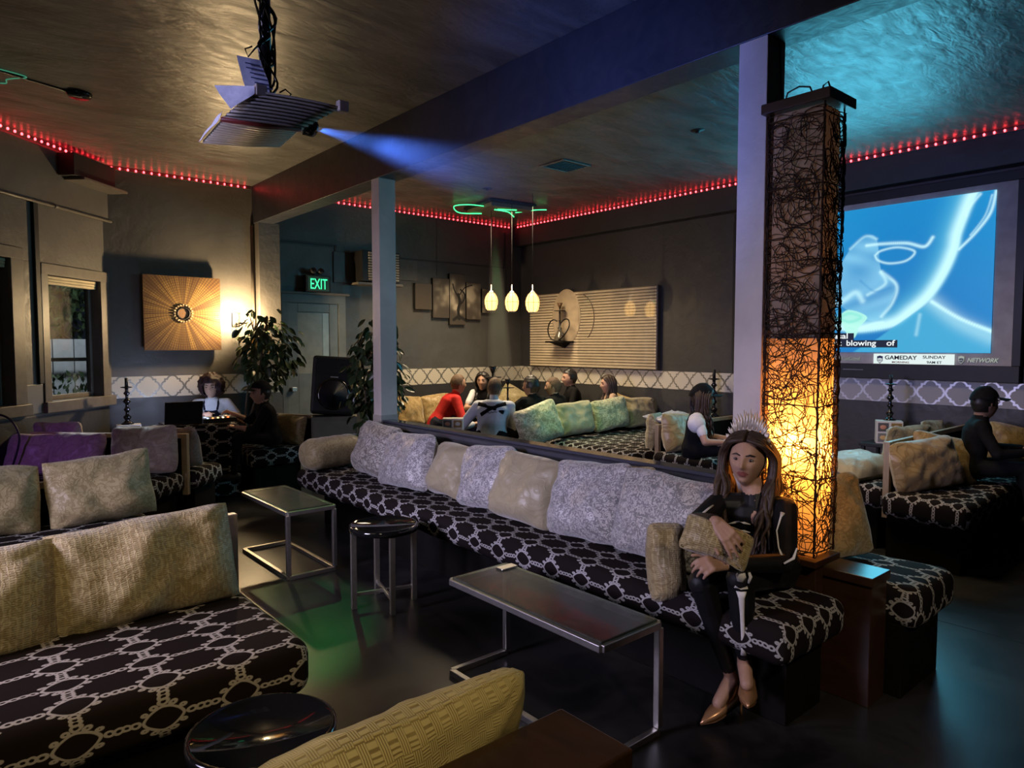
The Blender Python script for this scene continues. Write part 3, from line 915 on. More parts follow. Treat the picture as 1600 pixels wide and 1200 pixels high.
for i, (a, w, lb) in enumerate(((-1.22, 0.46, 'rose cushion top rising behind the back-to-back sofa rail'),)):
    cushion(lb, p3(a, 0.16, 0.70), w, 0.42, 0.18, 135, 12, M['rose'], 2, 15 + i, 'rose cushions on the back-to-back sofa')
cushion('beige cushion edge peeking out beyond the end post of the back-to-back sofa', p3(-0.12, 0.14, 0.68), 0.40, 0.38, 0.18, 135, 16, M['rose'], 0, 18)
# bench by the exit where the man in the cap sits
t = sofa('short trellis bench by the exit door, under the man in black cap', None, 2.46, 3.12, 6.95, 7.50, 0.32, 0.50, seed=12, mat=M['fabric'])
back_frame(t, (2.98, 7.70, 0), (3.24, 7.12, 0), 0.10, 0.80)
cushion('crumpled olive cushion leaning on the board of the exit bench', (3.00, 7.22, 0.655), 0.40, 0.34, 0.16, -60, 16, M['khaki'], 4, 20)

# ---- the lounge behind the knee wall
def bay(label, x0, x1, y0, y1, seed, z0=0.32, rail=None, post=None):
    t = sofa(label, 'trellis benches along the screen wall', x0, x1, y0, y1, z0, 0.50, seed=seed, inset=(0.08, 0.0, 0.06, 0.02))
    return t
t = bay('right-hand trellis bench below the projection screen, with the capped man', 5.22, 7.19, 1.46, 2.02, 21)
back_frame(t, (7.19, 2.055, 0), (5.46, 2.055, 0), 0.28, 0.85)
bay('trellis bench behind the right-hand bench, with one flat pillow', 5.45, 6.55, 2.09, 2.72, 22)
t = bay('trellis bench of the woman in the beret', 5.50, 7.19, 3.58, 4.30, 23)
back_frame(t, (7.19, 4.345, 0), (5.69, 4.345, 0), 0.28, 0.76)
t = bay('green-lit trellis bench with four pale cushions in front of the group', 5.30, 7.19, 4.385, 5.68, 24)
back_frame(t, (7.19, 5.725, 0), (5.06, 5.725, 0), 0.1, 0.76)
bay('bench where the men in black sit, backs to the pale cushions', 5.12, 6.22, 5.77, 6.28, 25)
t = sofa('corner bench under the split tree picture, beside the man in red', None, 4.60, 6.55, 7.10, 8.20, 0.32, 0.50, seed=26)
t = sofa('corner bench along the slatted panel wall', None, 6.62, 7.19, 5.78, 8.20, 0.32, 0.50, seed=27)
GC = [('tilted pale green leaf cushion at the left end of the green-lit bench', 5.12, 5.54, 0.70, 0.60, 0.46, 'green_leaf', -15),
      ('plain draped green-grey cushion, second on the green-lit bench', 5.70, 5.56, 0.725, 0.56, 0.40, 'khaki_plain', -3),
      ('pale leaf cushion with dark folds, third on the green-lit bench', 6.32, 5.57, 0.73, 0.60, 0.40, 'green_leaf', -4),
      ('olive leaf cushion at the wall end of the green-lit bench', 6.88, 5.57, 0.71, 0.58, 0.40, 'khaki', 2)]
for i, (lb, x, y, z, w, h, m, rl_) in enumerate(GC):
    cushion(lb, (x, y, z), w, h, 0.19, -6, 12, M[m], rl_, 60 + i, 'cushions on the green-lit bench')
cushion('grey-brown cushion standing on end against the partition post', (5.78, 4.47, 0.66), 0.22, 0.42, 0.16, 180, 4, M['khaki'], 0, 70, pin=0.02)
cushion('gold draped cushion leaning beside the woman in the beret', (5.84, 4.16, 0.68), 0.56, 0.42, 0.20, -10, 12, M['gold'], 3, 71)
cushion('thin patterned cushion laid flat on top of the partition', (5.98, 4.40, 0.80), 0.56, 0.44, 0.09, 0, 84, M['silver'], 0, 72)
cushion('pale green cushion against the wall beyond the woman in the beret', (7.02, 4.0, 0.68), 0.46, 0.40, 0.16, -80, 14, M['green_leaf'], 8, 73)
cushion('gold cushion at the post end of the right-hand bench', (5.62, 1.86, 0.685), 0.62, 0.40, 0.20, -24, 12, M['gold'], -5, 80, 'gold cushions on the right-hand bench')
cushion('gold cushion leaning behind the capped man on the right-hand bench', (6.02, 1.86, 0.68), 0.52, 0.40, 0.20, -42, 16, M['gold'], 10, 81, 'gold cushions on the right-hand bench')
cushion('olive cushion top behind the right-hand bench rail, beside the menu stand', (6.30, 2.24, 0.70), 0.56, 0.42, 0.18, 165, 12, M['khaki'], 0, 82)
cushion('second olive cushion top behind the right-hand bench rail', (6.88, 2.26, 0.70), 0.50, 0.42, 0.18, 178, 12, M['khaki'], -3, 83)
cushion('flat grey-green pillow lying on the bench left of the partition post', (5.80, 2.42, 0.585), 0.74, 0.46, 0.20, -10, 78, M['khaki_plain'], 0, 84)
cushion('gold cushion at the right edge of the picture beyond the capped man', (6.98, 1.62, 0.70), 0.50, 0.40, 0.18, -70, 10, M['gold'], 10, 85)
cushion('crumpled gold cushion by the pillar on the corner bench', (4.92, 7.86, 0.69), 0.42, 0.42, 0.20, 2, 12, M['gold'], 3, 90, 'gold cushions on the corner bench')
cushion('gold damask cushion behind the man in red on the corner bench', (5.36, 7.88, 0.69), 0.50, 0.42, 0.20, -3, 12, M['gold'], -4, 91, 'gold cushions on the corner bench')
cushion('pointed gold cushion in the corner beyond the water pipe', (6.72, 7.84, 0.72), 0.50, 0.44, 0.20, -45, 12, M['khaki'], 30, 92, 'gold cushions on the corner bench')
cushion('gold cushion beyond the long-haired woman by the slatted panel', (7.02, 6.06, 0.71), 0.46, 0.44, 0.18, -90, 12, M['gold'], 12, 93)

# ---- the console and pillow at the bottom of the picture
t = thing('console_ledge', 'reddish brown wooden ledge in the foreground at the bottom of the picture', 'ledge', (-0.3, 1.1, 0))
MB().obox((-0.30, 1.095, 0.61), (3.0, 0.235, 0.08), None, 0, 0.006).build('ledge_board', M['brown_wood'], t)
MB().box(-1.78, 1.17, 1.0, 1.19, 0, 0.57).build('ledge_body', M['brown_wood'], t)
t = sofa('low bench behind the foreground wooden ledge', None, -1.8, 1.02, 1.215, 1.50, 0.30, 0.42, seed=30, inset=(0.02, 0.02, 0.02, 0.06))
cushion('gold mosaic weave pillow leaning on the foreground wooden ledge', (0.72, 1.345, 0.585), 0.90, 0.34, 0.25, 180, 24, M['mosaic'], 3, 33, pin=0.03, wr=1.2, n=36)
# ================================================================== TABLES
def glass_table(label, x0, x1, y0, y1, z, legs, base, group=None):
    t = thing('glass_coffee_table', label, 'table', ((x0 + x1) / 2, (y0 + y1) / 2, 0), 0, group)
    w = 0.028
    MB().box(x0 + 0.004, x1 - 0.004, y0 + 0.004, y1 - 0.004, z - 0.004, z + 0.006).build('glass_top', M['glass'], t)
    fr = MB()
    zz = z - 0.018
    for a, b in (((x0, y0), (x1, y0)), ((x0, y1), (x1, y1)), ((x0, y0), (x0, y1)), ((x1, y0), (x1, y1))):
        fr.bar((*a, zz), (*b, zz), w, w)
    fr.build('top_frame', M['chrome'], t)
    for (lx, ly) in legs:
        MB().bar((lx, ly, 0.03), (lx, ly, z - 0.03), w, w, 0, (1, 0, 0)).build('leg', M['chrome'], t)
    for (a, b) in base:
        MB().bar((*a, w / 2), (*b, w / 2), w, w).build('base_rail', M['chrome'], t)
    return t
x0, x1, y0, y1 = 1.86, 2.20, 1.67, 2.62
glass_table('low chrome and glass table in front of the woman in black', x0, x1, y0, y1, 0.47, ((x1, y0), (x1, y1)), (((x0, y0), (x1, y0)), ((x0, y1), (x1, y1)), ((x0, y0), (x0, y1))), 'chrome glass tables')
x0, x1, y0, y1 = 1.80, 2.13, 4.40, 5.24
glass_table('low chrome and glass table at the far end of the aisle', x0, x1, y0, y1, 0.465, ((x0, y0), (x1, y0)), (((x0, y0), (x1, y0)), ((x0, y1), (x1, y1)), ((x0, y0), (x0, y1)), ((x1, y0), (x1, y1))), 'chrome glass tables')
lt = thing('lighter_tray', 'small gold tray catching the light at the far end of the near glass table', 'tray', (2.14, 2.55, 0.476))
MB().obox((2.14, 2.545, 0.481), (0.10, 0.05, 0.008)).build('tray_base', M['silver_metal'], lt)

def round_table(label, c, z, r, rot, group='round black tables'):
    t = thing('round_side_table', label, 'table', (c[0], c[1], 0), 0, group)
    MB().lathe([(0.0, z - 0.035), (r - 0.02, z - 0.035), (r, z - 0.03), (r, z + 0.002), (r - 0.012, z + 0.006), (r - 0.016, z - 0.004), (0, z - 0.004)], (c[0], c[1], 0), 40).build('table_top', M['black_gloss'], t)
    for k in range(4):
        a = rot + k * math.pi / 2
        p = (c[0] + (r - 0.02) * math.cos(a), c[1] + (r - 0.02) * math.sin(a))
        MB().bar((*p, 0), (*p, z - 0.035), 0.032, 0.032, 0, (math.cos(a), math.sin(a), 0)).build('leg', M['chrome'], t)
    for k in range(2):
        a = rot + k * math.pi / 2
        d = Vector((math.cos(a), math.sin(a), 0)) * (r - 0.02)
        MB().bar(Vector((c[0], c[1], 0.085)) - d, Vector((c[0], c[1], 0.085)) + d, 0.022, 0.016).build('stretcher', M['chrome'], t)
    return t
round_table('round black lacquered side table on chrome legs standing in the aisle', (2.075, 3.62), 0.49, 0.205, math.atan2(-0.18, -0.05))
round_table('round black glossy table in the foreground in front of the nearest left sofa', (0.70, 1.92), 0.47, 0.205, 0.9)

def small_table(label, c, z, s=0.40):
    t = thing('low_black_table', label, 'table', (c[0], c[1], 0))
    MB().obox((c[0], c[1], z - 0.015), (s, s, 0.03)).build('table_top', M['black'], t)
    for sx in (-1, 1):
        for sy in (-1, 1):
            MB().bar((c[0] + sx * (s / 2 - 0.03), c[1] + sy * (s / 2 - 0.03), 0), (c[0] + sx * (s / 2 - 0.03), c[1] + sy * (s / 2 - 0.03), z - 0.03), 0.03, 0.03, 0, (1, 0, 0)).build('leg', M['black'], t)
    return t

# ================================================================== WICKER LAMP COLUMN
LX0, LX1, LY0, LY1 = 2.945, 3.105, 1.412, 1.635
t = thing('wicker_column_lamp', 'tall glowing wicker and paper lamp column behind the seated woman', 'lamp', (3.02, 1.52, 0.63))
mp = Mat('lamp_paper', (0.86, 0.66, 0.50), 0.8)
tr = mp.node('ShaderNodeBsdfTranslucent'); tr.inputs[0].default_value = (0.88, 0.66, 0.46, 1)
df = mp.node('ShaderNodeBsdfDiffuse'); df.inputs[0].default_value = (0.55, 0.46, 0.40, 1)
mx = mp.node('ShaderNodeMixShader'); mx.inputs[0].default_value = 0.6
mp.nt.links.new(df.outputs[0], mx.inputs[1]); mp.nt.links.new(tr.outputs[0], mx.inputs[2])
mp.nt.links.new(mx.outputs[0], mp.nt.nodes['Material Output'].inputs['Surface'])
def sheet(a, b, z0, z1, name):
    a, b = Vector(a), Vector(b)
    MB().add([a + Vector((0, 0, z0)), b + Vector((0, 0, z0)), b + Vector((0, 0, z1)), a + Vector((0, 0, z1))], [(0, 1, 2, 3)], 0, False).build(name, mp.m, t)
cs = [(LX0, LY0, 0), (LX1, LY0, 0), (LX1, LY1, 0), (LX0, LY1, 0)]
for k in range(4):
    sheet(cs[k], cs[(k + 1) % 4], 0.635, 1.598, 'paper_panel')
    sheet(cs[k], cs[(k + 1) % 4], 1.604, 2.595, 'paper_panel')
dv = MB()
dv.box(LX0, LX1, LY0, LY0 + 0.05, 1.598, 1.604).box(LX0, LX1, LY1 - 0.05, LY1, 1.598, 1.604).box(LX0, LX0 + 0.035, LY0 + 0.05, LY1 - 0.05, 1.598, 1.604).box(LX1 - 0.035, LX1, LY0 + 0.05, LY1 - 0.05, 1.598, 1.604)
dv.build('divider', M['brown_wood'], t)
MB().ell((3.02, 1.52, 1.13), (0.028, 0.028, 0.035)).build('bulb', glow('column_bulb', (1.0, 0.55, 0.15), 30.0), t)
MB().box(LX0 - 0.045, LX1 + 0.045, LY0 - 0.05, LY1 + 0.04, 2.60, 2.645).build('cap', M['brown_wood'], t)
wr = random.Random(11)
wires = MB()
for k in range(4):
    a, b = Vector(cs[k]), Vector(cs[(k + 1) % 4])
    d = (b - a); L = d.length; d.normalize()
    nrm = Vector((d.y, -d.x, 0))
    def at(u, z, o): return a + d * u + nrm * (0.012 + o) + Vector((0, 0, z))
    for zz in (0.66, 0.98, 1.30, 1.62, 1.94, 2.26, 2.56):
        wires.tube([at(-0.012, zz, 0.006), at(L * 0.5, zz + wr.uniform(-0.01, 0.01), 0.012), at(L + 0.012, zz, 0.006)], 0.0032, 5)
    wires.tube([at(-0.012, 0.64, 0.0), at(-0.012, 2.6, 0.0)], 0.0042, 5)
    for i in range(int(410 * (L / 0.2))):
        u0, z0 = wr.uniform(0, L), wr.uniform(0.66, 2.56)
        if wr.random() < 0.5:                                   # a loop
            r0, e, ph = wr.uniform(0.03, 0.085), wr.uniform(0.5, 1.3), wr.uniform(0, 6.3)
            span = wr.uniform(2.5, 6.2)
            pts = [at(max(-0.015, min(L + 0.015, u0 + r0 * math.cos(ph + span * q / 11))), max(0.64, min(2.585, z0 + r0 * e * math.sin(ph + span * q / 11))), wr.uniform(0.0, 0.004) + 0.004 * math.sin(q + i)) for q in range(12)]
        else:                                                   # a long arc
            an, ln, cv = wr.uniform(0, 6.3), wr.uniform(0.10, 0.26), wr.uniform(-6, 6)
            pts, pu, pz = [], u0, z0
            for q in range(11):
                pts.append(at(max(-0.018, min(L + 0.018, pu)), max(0.64, min(2.585, pz)), 0.004 + 0.005 * math.sin(q * 0.9 + i)))
                pu += math.cos(an) * ln / 10; pz += math.sin(an) * ln / 10; an += cv * ln / 10
        wires.tube(pts, wr.uniform(0.0014, 0.0025), 4, 0, False, False)
w_ = wires.build('wicker_mesh', plain('wicker_cane', (0.030, 0.014, 0.008), 0.6, 0, 0.3, 0.4), t, kind='stuff')
cord = MB()
cord.tube([(3.00, 1.62, 2.645), (2.995, 1.60, 2.70), (3.0, 1.55, 2.715), (3.0, 1.50, 2.70), (3.0, 1.48, 2.65)], 0.004, 6)
cord.tube([(3.0, 1.45, 2.645), (3.0, 1.44, 2.69), (3.0, 1.42, 2.70), (3.0, 1.40, 2.645)], 0.004, 6)
cord.tube([(3.07, 1.66, 2.645), (3.09, 1.684, 2.75), (3.075, 1.686, 2.98)], 0.004, 6)
cord.build('power_cord', M['black'], t)

# ================================================================== RED LIGHT STRIPS
led_mesh = None
def led_strip(label, p0, p1, nrm, z, gap=0.075):
    global led_mesh
    p0, p1, nrm = Vector(p0), Vector(p1), Vector(nrm)
    d = p1 - p0; L = d.length; d.normalize()
    t = thing('led_strip', label, 'light strip', (p0.x, p0.y, z), 0, 'red light strips under the ceiling')
    rz = math.atan2(d.y, d.x)
    MB().obox((p0 + p1) / 2 + nrm * 0.006 + Vector((0, 0, z - 0.014)), (L, 0.012, 0.006), rotm(0, 0, rz)).build('tape', M['trimwood'], t)
    n = int(L / gap)
    for i in range(n):
        c = p0 + d * (gap * (i + 0.5)) + nrm * 0.014 + Vector((0, 0, z))
        if led_mesh is None:
            b = MB().ell((0, 0, 0), (0.010, 0.010, 0.013), None, 6, 4)
            o = b.build('diode', M['red_led'], t)
            led_mesh = o.data
            for v in led_mesh.vertices: v.co += Vector((p0.x, p0.y, z))
        else:
            o = bpy.data.objects.new('diode', led_mesh); COL.objects.link(o); o.parent = t
        o.location = c - Vector((p0.x, p0.y, z))
led_strip('red light strip over the sunburst picture wall', (1.50, 8.14, 0), (2.95, 8.14, 0), (0, -1, 0), 3.385)
led_strip('red light strip over the slanted window wall', tuple(wl(0.06, 0, 0.035)), tuple(wl(2.6, 0, 0.035)), tuple(WN), 3.385)
led_strip('red light strip over the exit wall, right of the beam', (3.25, 8.24, 0), (7.04, 8.24, 0), (0, -1, 0), 3.385)
led_strip('long red light strip over the screen wall', (7.06, 8.15, 0), (7.06, 0.6, 0), (-1, 0, 0), 3.385)

# ================================================================== PROJECTION SCREEN
def catmull(pts, n=14):
    p = [pts[0]] + list(pts) + [pts[-1]]
    out = []
    for i in range(1, len(p) - 2):
        a, b, c, d = (np.array(q, float) for q in p[i - 1:i + 3])
        for k in range(n):
            s = k / n
            out.append(0.5 * ((2 * b) + (-a + c) * s + (2 * a - 5 * b + 4 * c - d) * s * s + (-a + 3 * b - 3 * c + d) * s ** 3))
    out.append(np.array(pts[-1], float))
    return np.array(out)
W_, H_ = 620, 376
gy, gx = np.mgrid[0:H_, 0:W_]
U, Vv = (gx + 0.5) / W_, (gy + 0.5) / H_
ASP = 1.65
def dist(pts):
    c = catmull(pts); best = np.full(U.shape, 9.0)
    for (px, py) in c: best = np.minimum(best, np.hypot((U - px) * ASP, Vv - py))
    return best
def inside(pts):
    c = catmull(list(pts) + [pts[0]], 8); r = np.zeros(U.shape, bool)
    for i in range(len(c) - 1):
        (xa, ya), (xb, yb) = c[i], c[i + 1]
        hit = ((ya > Vv) != (yb > Vv)) & (U < (xb - xa) * (Vv - ya) / (yb - ya + 1e-9) + xa)
        r ^= hit
    return r
def soft(m, k=3):
    m = m.astype(float)
    for _ in range(k):
        m = (m + np.roll(m, 1, 0) + np.roll(m, -1, 0) + np.roll(m, 1, 1) + np.roll(m, -1, 1)) / 5
    return m
band_ = [(0.94, 1.02), (0.922, 0.958), (0.902, 0.862), (0.882, 0.753), (0.873, 0.661), (0.842, 0.52), (0.792, 0.376), (0.728, 0.273), (0.655, 0.188), (0.524, 0.153), (0.44, 0.17)]
img = np.zeros((H_, W_, 3))
deep, mid, pale, hot = (np.array(q) for q in ((0.0, 0.165, 0.46), (0.015, 0.30, 0.60), (0.10, 0.52, 0.70), (0.58, 0.92, 0.95)))
g = np.clip(0.35 + 0.5 * (Vv - 0.45) + 0.25 * np.sin(U * 5.0 + 1.2), 0, 1)[..., None]
img = deep * (1 - g) + mid * g
db = dist(band_)
left = inside(band_ + [(0.1, 0.0), (0.0, 0.5), (0.1, 1.02)])
gl = np.exp(-(db / np.where(left, 0.11, 0.022)) ** 2)[..., None]
img = img * (1 - 0.75 * gl) + pale * 0.75 * gl
core = np.exp(-((db - np.where(left, 0.016, 0)) / np.where(left, 0.040, 0.016)) ** 2)[..., None] * 0.9
img = img * (1 - core) + hot * core
sh = inside([(0.796, 0.333), (0.893, 0.221), (1.02, 0.12), (1.02, -0.05), (0.5, -0.05), (0.60, 0.10), (0.73, 0.26)])
s_ = soft(sh, 4)[..., None] * 0.75
img = img * (1 - s_) + np.array((0.05, 0.40, 0.62)) * s_
def line(pts, w, amp, col=hot):
    global img
    k = (amp * np.exp(-(dist(pts) / w) ** 2))[..., None]
    img = img * (1 - k) + col * k
line([(0.796, 0.333), (0.893, 0.221), (1.0, 0.135)], 0.013, 0.85)
line([(0.80, 0.33), (0.89, 0.20), (1.0, 0.10)], 0.05, 0.35)
line([(0.754, 0.25), (0.743, 0.12)], 0.012, 0.35)
line([(0.998, 0.99), (0.982, 0.863), (0.937, 0.752), (0.884, 0.659)], 0.009, 0.8)
line([(0.985, 0.97), (0.965, 0.85), (0.92, 0.74)], 0.006, 0.5)
line([(0.948, 0.985), (0.907, 0.901), (0.902, 0.862)], 0.008, 0.6)
blob = [(0.473, 0.73), (0.533, 0.806), (0.58, 0.78), (0.604, 0.551), (0.663, 0.455), (0.609, 0.246), (0.55, 0.227), (0.438, 0.338), (0.40, 0.504)]
bm = soft(inside(blob), 2)
tex = 0.5 + 0.25 * np.sin(U * 34 + 7 * np.sin(Vv * 9)) + 0.25 * np.sin(Vv * 27 - U * 21)
kk = (bm * (0.28 + 0.40 * tex))[..., None]
img = img * (1 - kk) + np.array((0.26, 0.62, 0.82)) * kk
line([(0.604, 0.551), (0.663, 0.455), (0.65, 0.34), (0.609, 0.246)], 0.012, 0.6)
line([(0.473, 0.73), (0.533, 0.806), (0.58, 0.78)], 0.010, 0.4)
line([(0.55, 0.40), (0.62, 0.47), (0.60, 0.55)], 0.012, 0.5); line([(0.52, 0.50), (0.58, 0.42), (0.64, 0.44)], 0.009, 0.35, np.array((0.0, 0.2, 0.5)))
line([(0.541, 0.742), (0.6, 0.742), (0.696, 0.73), (0.762, 0.696), (0.791, 0.75)], 0.011, 0.75)
line([(0.576, 0.668), (0.601, 0.697), (0.665, 0.708), (0.727, 0.67), (0.698, 0.615), (0.635, 0.605), (0.589, 0.632), (0.576, 0.668)], 0.008, 0.65)
line([(0.36, 0.33), (0.44, 0.36), (0.50, 0.42), (0.53, 0.36)], 0.02, 0.55)
cup = soft(inside([(0.425, 0.244), (0.473, 0.3), (0.55, 0.249), (0.524, 0.182), (0.50, 0.10), (0.47, 0.13), (0.447, 0.196)]), 2)[..., None]
img = img * (1 - 0.85 * cup) + np.array((0.42, 0.88, 0.72)) * 0.85 * cup
line([(0.43, 0.244), (0.48, 0.215), (0.525, 0.245), (0.48, 0.275), (0.43, 0.244)], 0.012, 0.7, np.array((0.20, 0.72, 0.60)))
line([(0.52, 0.165), (0.58, 0.20), (0.615, 0.205)], 0.009, 0.6)
line([(0.30, 0.95), (0.33, 0.6), (0.36, 0.3), (0.38, 0.1)], 0.03, 0.5)
img = np.clip(img, 0, 1)

SX = 7.13
t = thing('projection_screen', 'large wall screen in black frame showing a blue x-ray style face', 'screen', (SX, 3.04, 1.25))
fr = MB()
fr.box(SX, XS, 1.66, 4.42, 2.975, 3.06).box(SX, XS, 1.66, 4.42, 1.24, 1.385).box(SX, XS, 1.655, 1.72, 1.385, 2.975).box(SX, XS, 4.37, 4.43, 1.385, 2.975)
fr.build('black_frame', M['black'], t)
sheet_ = MB().grid(lambda u, v: Vector((SX + 0.02 - 0.012 * math.exp(-((u - 0.94) / 0.03) ** 2) * (0.5 + 0.5 * v), 4.37 - u * 2.65, 1.385 + v * 1.59)), 24, 10)
sheet_.build('sheet', plain('screen_cloth', (0.36, 0.34, 0.33), 0.7), t)
im_ = MB().grid(lambda u, v: Vector((SX + 0.004, 4.22 - u * 2.345, 1.497 + v * 1.42)), 1, 1, 0, False, True)
im_.build('projected_picture', image_material('projected_picture', img, 1.15), t)
XD, ZD = (0, -1, 0), (0, 0, 1)
def sy(u): return 4.22 - u * 2.345
bn = MB().add([(SX + 0.004, sy(0.582), 1.387), (SX + 0.004, sy(0.882), 1.387), (SX + 0.004, sy(0.882), 1.484), (SX + 0.004, sy(0.582), 1.484)], [(0, 1, 2, 3)], 0, False)
bn = bn.build('banner', glow('banner_white', (0.80, 0.93, 0.90), 0.95), t)
ink = plain('banner_ink', (0.01, 0.012, 0.03), 0.6)
text('GAMEDAY', 'banner_lettering', ink, bn, (SX, sy(0.627), 1.430), XD, ZD, 0.054, 0.001, xs=1.12, bold=0.02)
text('MORNING', 'banner_lettering', plain('banner_red', (0.30, 0.03, 0.02), 0.6), bn, (SX, sy(0.655), 1.396), XD, ZD, 0.024, 0.001, xs=1.35, bold=0.02)
text('SUNDAY', 'banner_lettering', ink, bn, (SX, sy(0.77), 1.442), XD, ZD, 0.040, 0.001, xs=1.2, bold=0.015)
text('9AM ET', 'banner_lettering', ink, bn, (SX, sy(0.785), 1.396), XD, ZD, 0.033, 0.001, xs=1.15, bold=0.015)
def shield(u, z, s, mo, mi, par):
    o = [(-1, 0.9), (-0.5, 1.0), (0, 1.15), (0.5, 1.0), (1, 0.9), (0.95, -0.4), (0, -1.2), (-0.95, -0.4)]
    MB().add([(SX, sy(u) - p[0] * s * 0.8, z + p[1] * s) for p in o], [tuple(range(8))], 0, False).build('shield_emblem', mo, par)
    MB().add([(SX - 0.001, sy(u) - p[0] * s * 0.62, z - s * 0.25 + p[1] * s * 0.6) for p in o], [tuple(range(8))], 0, False).build('shield_field', mi, par)
    text('NFL', 'shield_lettering', mo, par, (SX - 0.0025, sy(u) + s * 0.52, z - s * 0.5), XD, ZD, s * 0.72, 0.0005, xs=0.85)
grey_glow = glow('caption_grey', (0.75, 0.85, 0.78), 0.45)
shield(0.608, 1.428, 0.034, plain('shield_navy', (0.02, 0.03, 0.10), 0.6), glow('shield_white', (0.8, 0.9, 0.92), 0.7), bn)
shield(0.905, 1.437, 0.030, grey_glow, plain('shield_dark', (0.08, 0.10, 0.13), 0.6), t)
text('NETWORK', 'network_lettering', grey_glow, t, (SX, sy(0.924), 1.416), XD, ZD, 0.052, 0.001, xs=0.90, shear=0.3, bold=0.015)
text('SlamCutGtind.', 'left_lettering', glow('caption_dim', (0.6, 0.75, 0.62), 0.35), t, (SX, sy(0.41), 1.415), XD, ZD, 0.05, 0.001, xs=0.95, shear=0.2)
capb = plain('caption_box', (0.012, 0.03, 0.06), 0.6)
MB().box(SX - 0.001, SX + 0.003, sy(0.499), sy(0.385), 1.617, 1.688).build('caption_box', capb, t)
MB().box(SX - 0.001, SX + 0.003, sy(0.674), sy(0.385), 1.545, 1.617).build('caption_box', capb, t)
cw = glow('caption_white', (0.9, 0.95, 0.95), 1.0)
text('nasal', 'caption_lettering', cw, t, (SX - 0.003, sy(0.393), 1.634), XD, ZD, 0.078, 0.001, xs=1.28, bold=0.012)
for wd_, u_0 in (('ent', 0.397), ('blowing', 0.468), ('of', 0.632)):
    text(wd_, 'caption_lettering', cw, t, (SX - 0.003, sy(u_0), 1.563), XD, ZD, 0.078, 0.001, xs=1.18, bold=0.012)
MB().box(SX - 0.002, SX, 2.95, 3.15, 1.318, 1.328).build('maker_plate', plain('plate_grey', (0.14, 0.14, 0.15), 0.4), t)

# ================================================================== PICTURES
n_ = 420
yy, xx = np.mgrid[0:n_, 0:n_]
px_, py_ = (xx + 0.5) / n_ * 2 - 1, (yy + 0.5) / n_ * 2 - 1
rad, ang = np.hypot(px_, py_), np.arctan2(py_, px_)
nr = np.random.RandomState(5)
K = 96
amp = nr.rand(K + 1)
ai = (ang + np.pi) / (2 * np.pi) * K
streak = amp[np.minimum(ai.astype(int), K - 1)]
fine_ = 0.5 + 0.5 * np.cos(ai * 2 * np.pi)
dots = 0.5 + 0.5 * np.sin(rad * 95)
goldness = np.clip((0.15 + 0.85 * streak ** 1.4) * (0.15 + 0.85 * fine_) * (0.5 + 0.5 * dots) * 1.5, 0, 1)
spark = (nr.rand(n_, n_) > 0.985) * (rad > 0.25) * (rad < 0.93)
fall = np.clip(1.15 - rad * 0.6, 0, 1) * np.where(rad < 0.97, 1.0, 0.75)
art = np.array((0.085, 0.038, 0.016)) * (0.8 + 0.3 * nr.rand(n_, n_, 1)) + (goldness * fall)[..., None] * np.array((0.40, 0.25, 0.06)) + (spark * goldness)[..., None] * np.array((0.9, 0.75, 0.3))
art[rad < 0.24] = (0.42, 0.30, 0.07); art[rad < 0.205] = (0.20, 0.12, 0.05); art[rad < 0.15] = (0.26, 0.14, 0.07)
t = thing('sunburst_canvas', 'square gold sunburst canvas standing off the wall beside the lit sconce', 'picture', (2.17, 8.05, 1.51))
AX0, AX1, AZ0, AZ1, AY = 1.778, 2.562, 1.512, 2.312, 8.055
MB().box(AX0, AX1, AY, AY + 0.035, AZ0, AZ1).build('stretcher_frame', plain('canvas_edge', (0.16, 0.08, 0.04), 0.6), t)
MB().grid(lambda u, v: Vector((AX0 + u * (AX1 - AX0), AY - 0.002, AZ0 + v * (AZ1 - AZ0))), 1, 1, 0, False, True).build('painted_face', image_material('sunburst', np.clip(art, 0, 1), 0, 0.58, 0.15), t)
for q in ((AX0 + 0.1, AZ0 + 0.1), (AX1 - 0.1, AZ0 + 0.1), (AX0 + 0.1, AZ1 - 0.1), (AX1 - 0.1, AZ1 - 0.1)):
    MB().obox((q[0], AY + 0.06, q[1]), (0.03, 0.055, 0.03)).build('spacer', M['black'], t)
cxa, cza = (AX0 + AX1) / 2, (AZ0 + AZ1) / 2
bd = M['silver_metal']
for k in range(20):
    a = k * math.pi / 10
    MB().obox((cxa + 0.092 * math.cos(a), AY - 0.008, cza + 0.092 * math.sin(a)), (0.020, 0.012, 0.017), rotm(0, -a, 0)).build('bead', plain('ivory_bead', (0.50, 0.38, 0.24), 0.4) if k == 0 else bpy.data.materials['ivory_bead'], t)
MB().tube([(cxa + 0.062 * math.cos(q), AY - 0.004, cza + 0.062 * math.sin(q)) for q in [2 * math.pi * i / 28 for i in range(28)]], 0.010, 6, 0, True).build('inner_ring', M['black'], t)

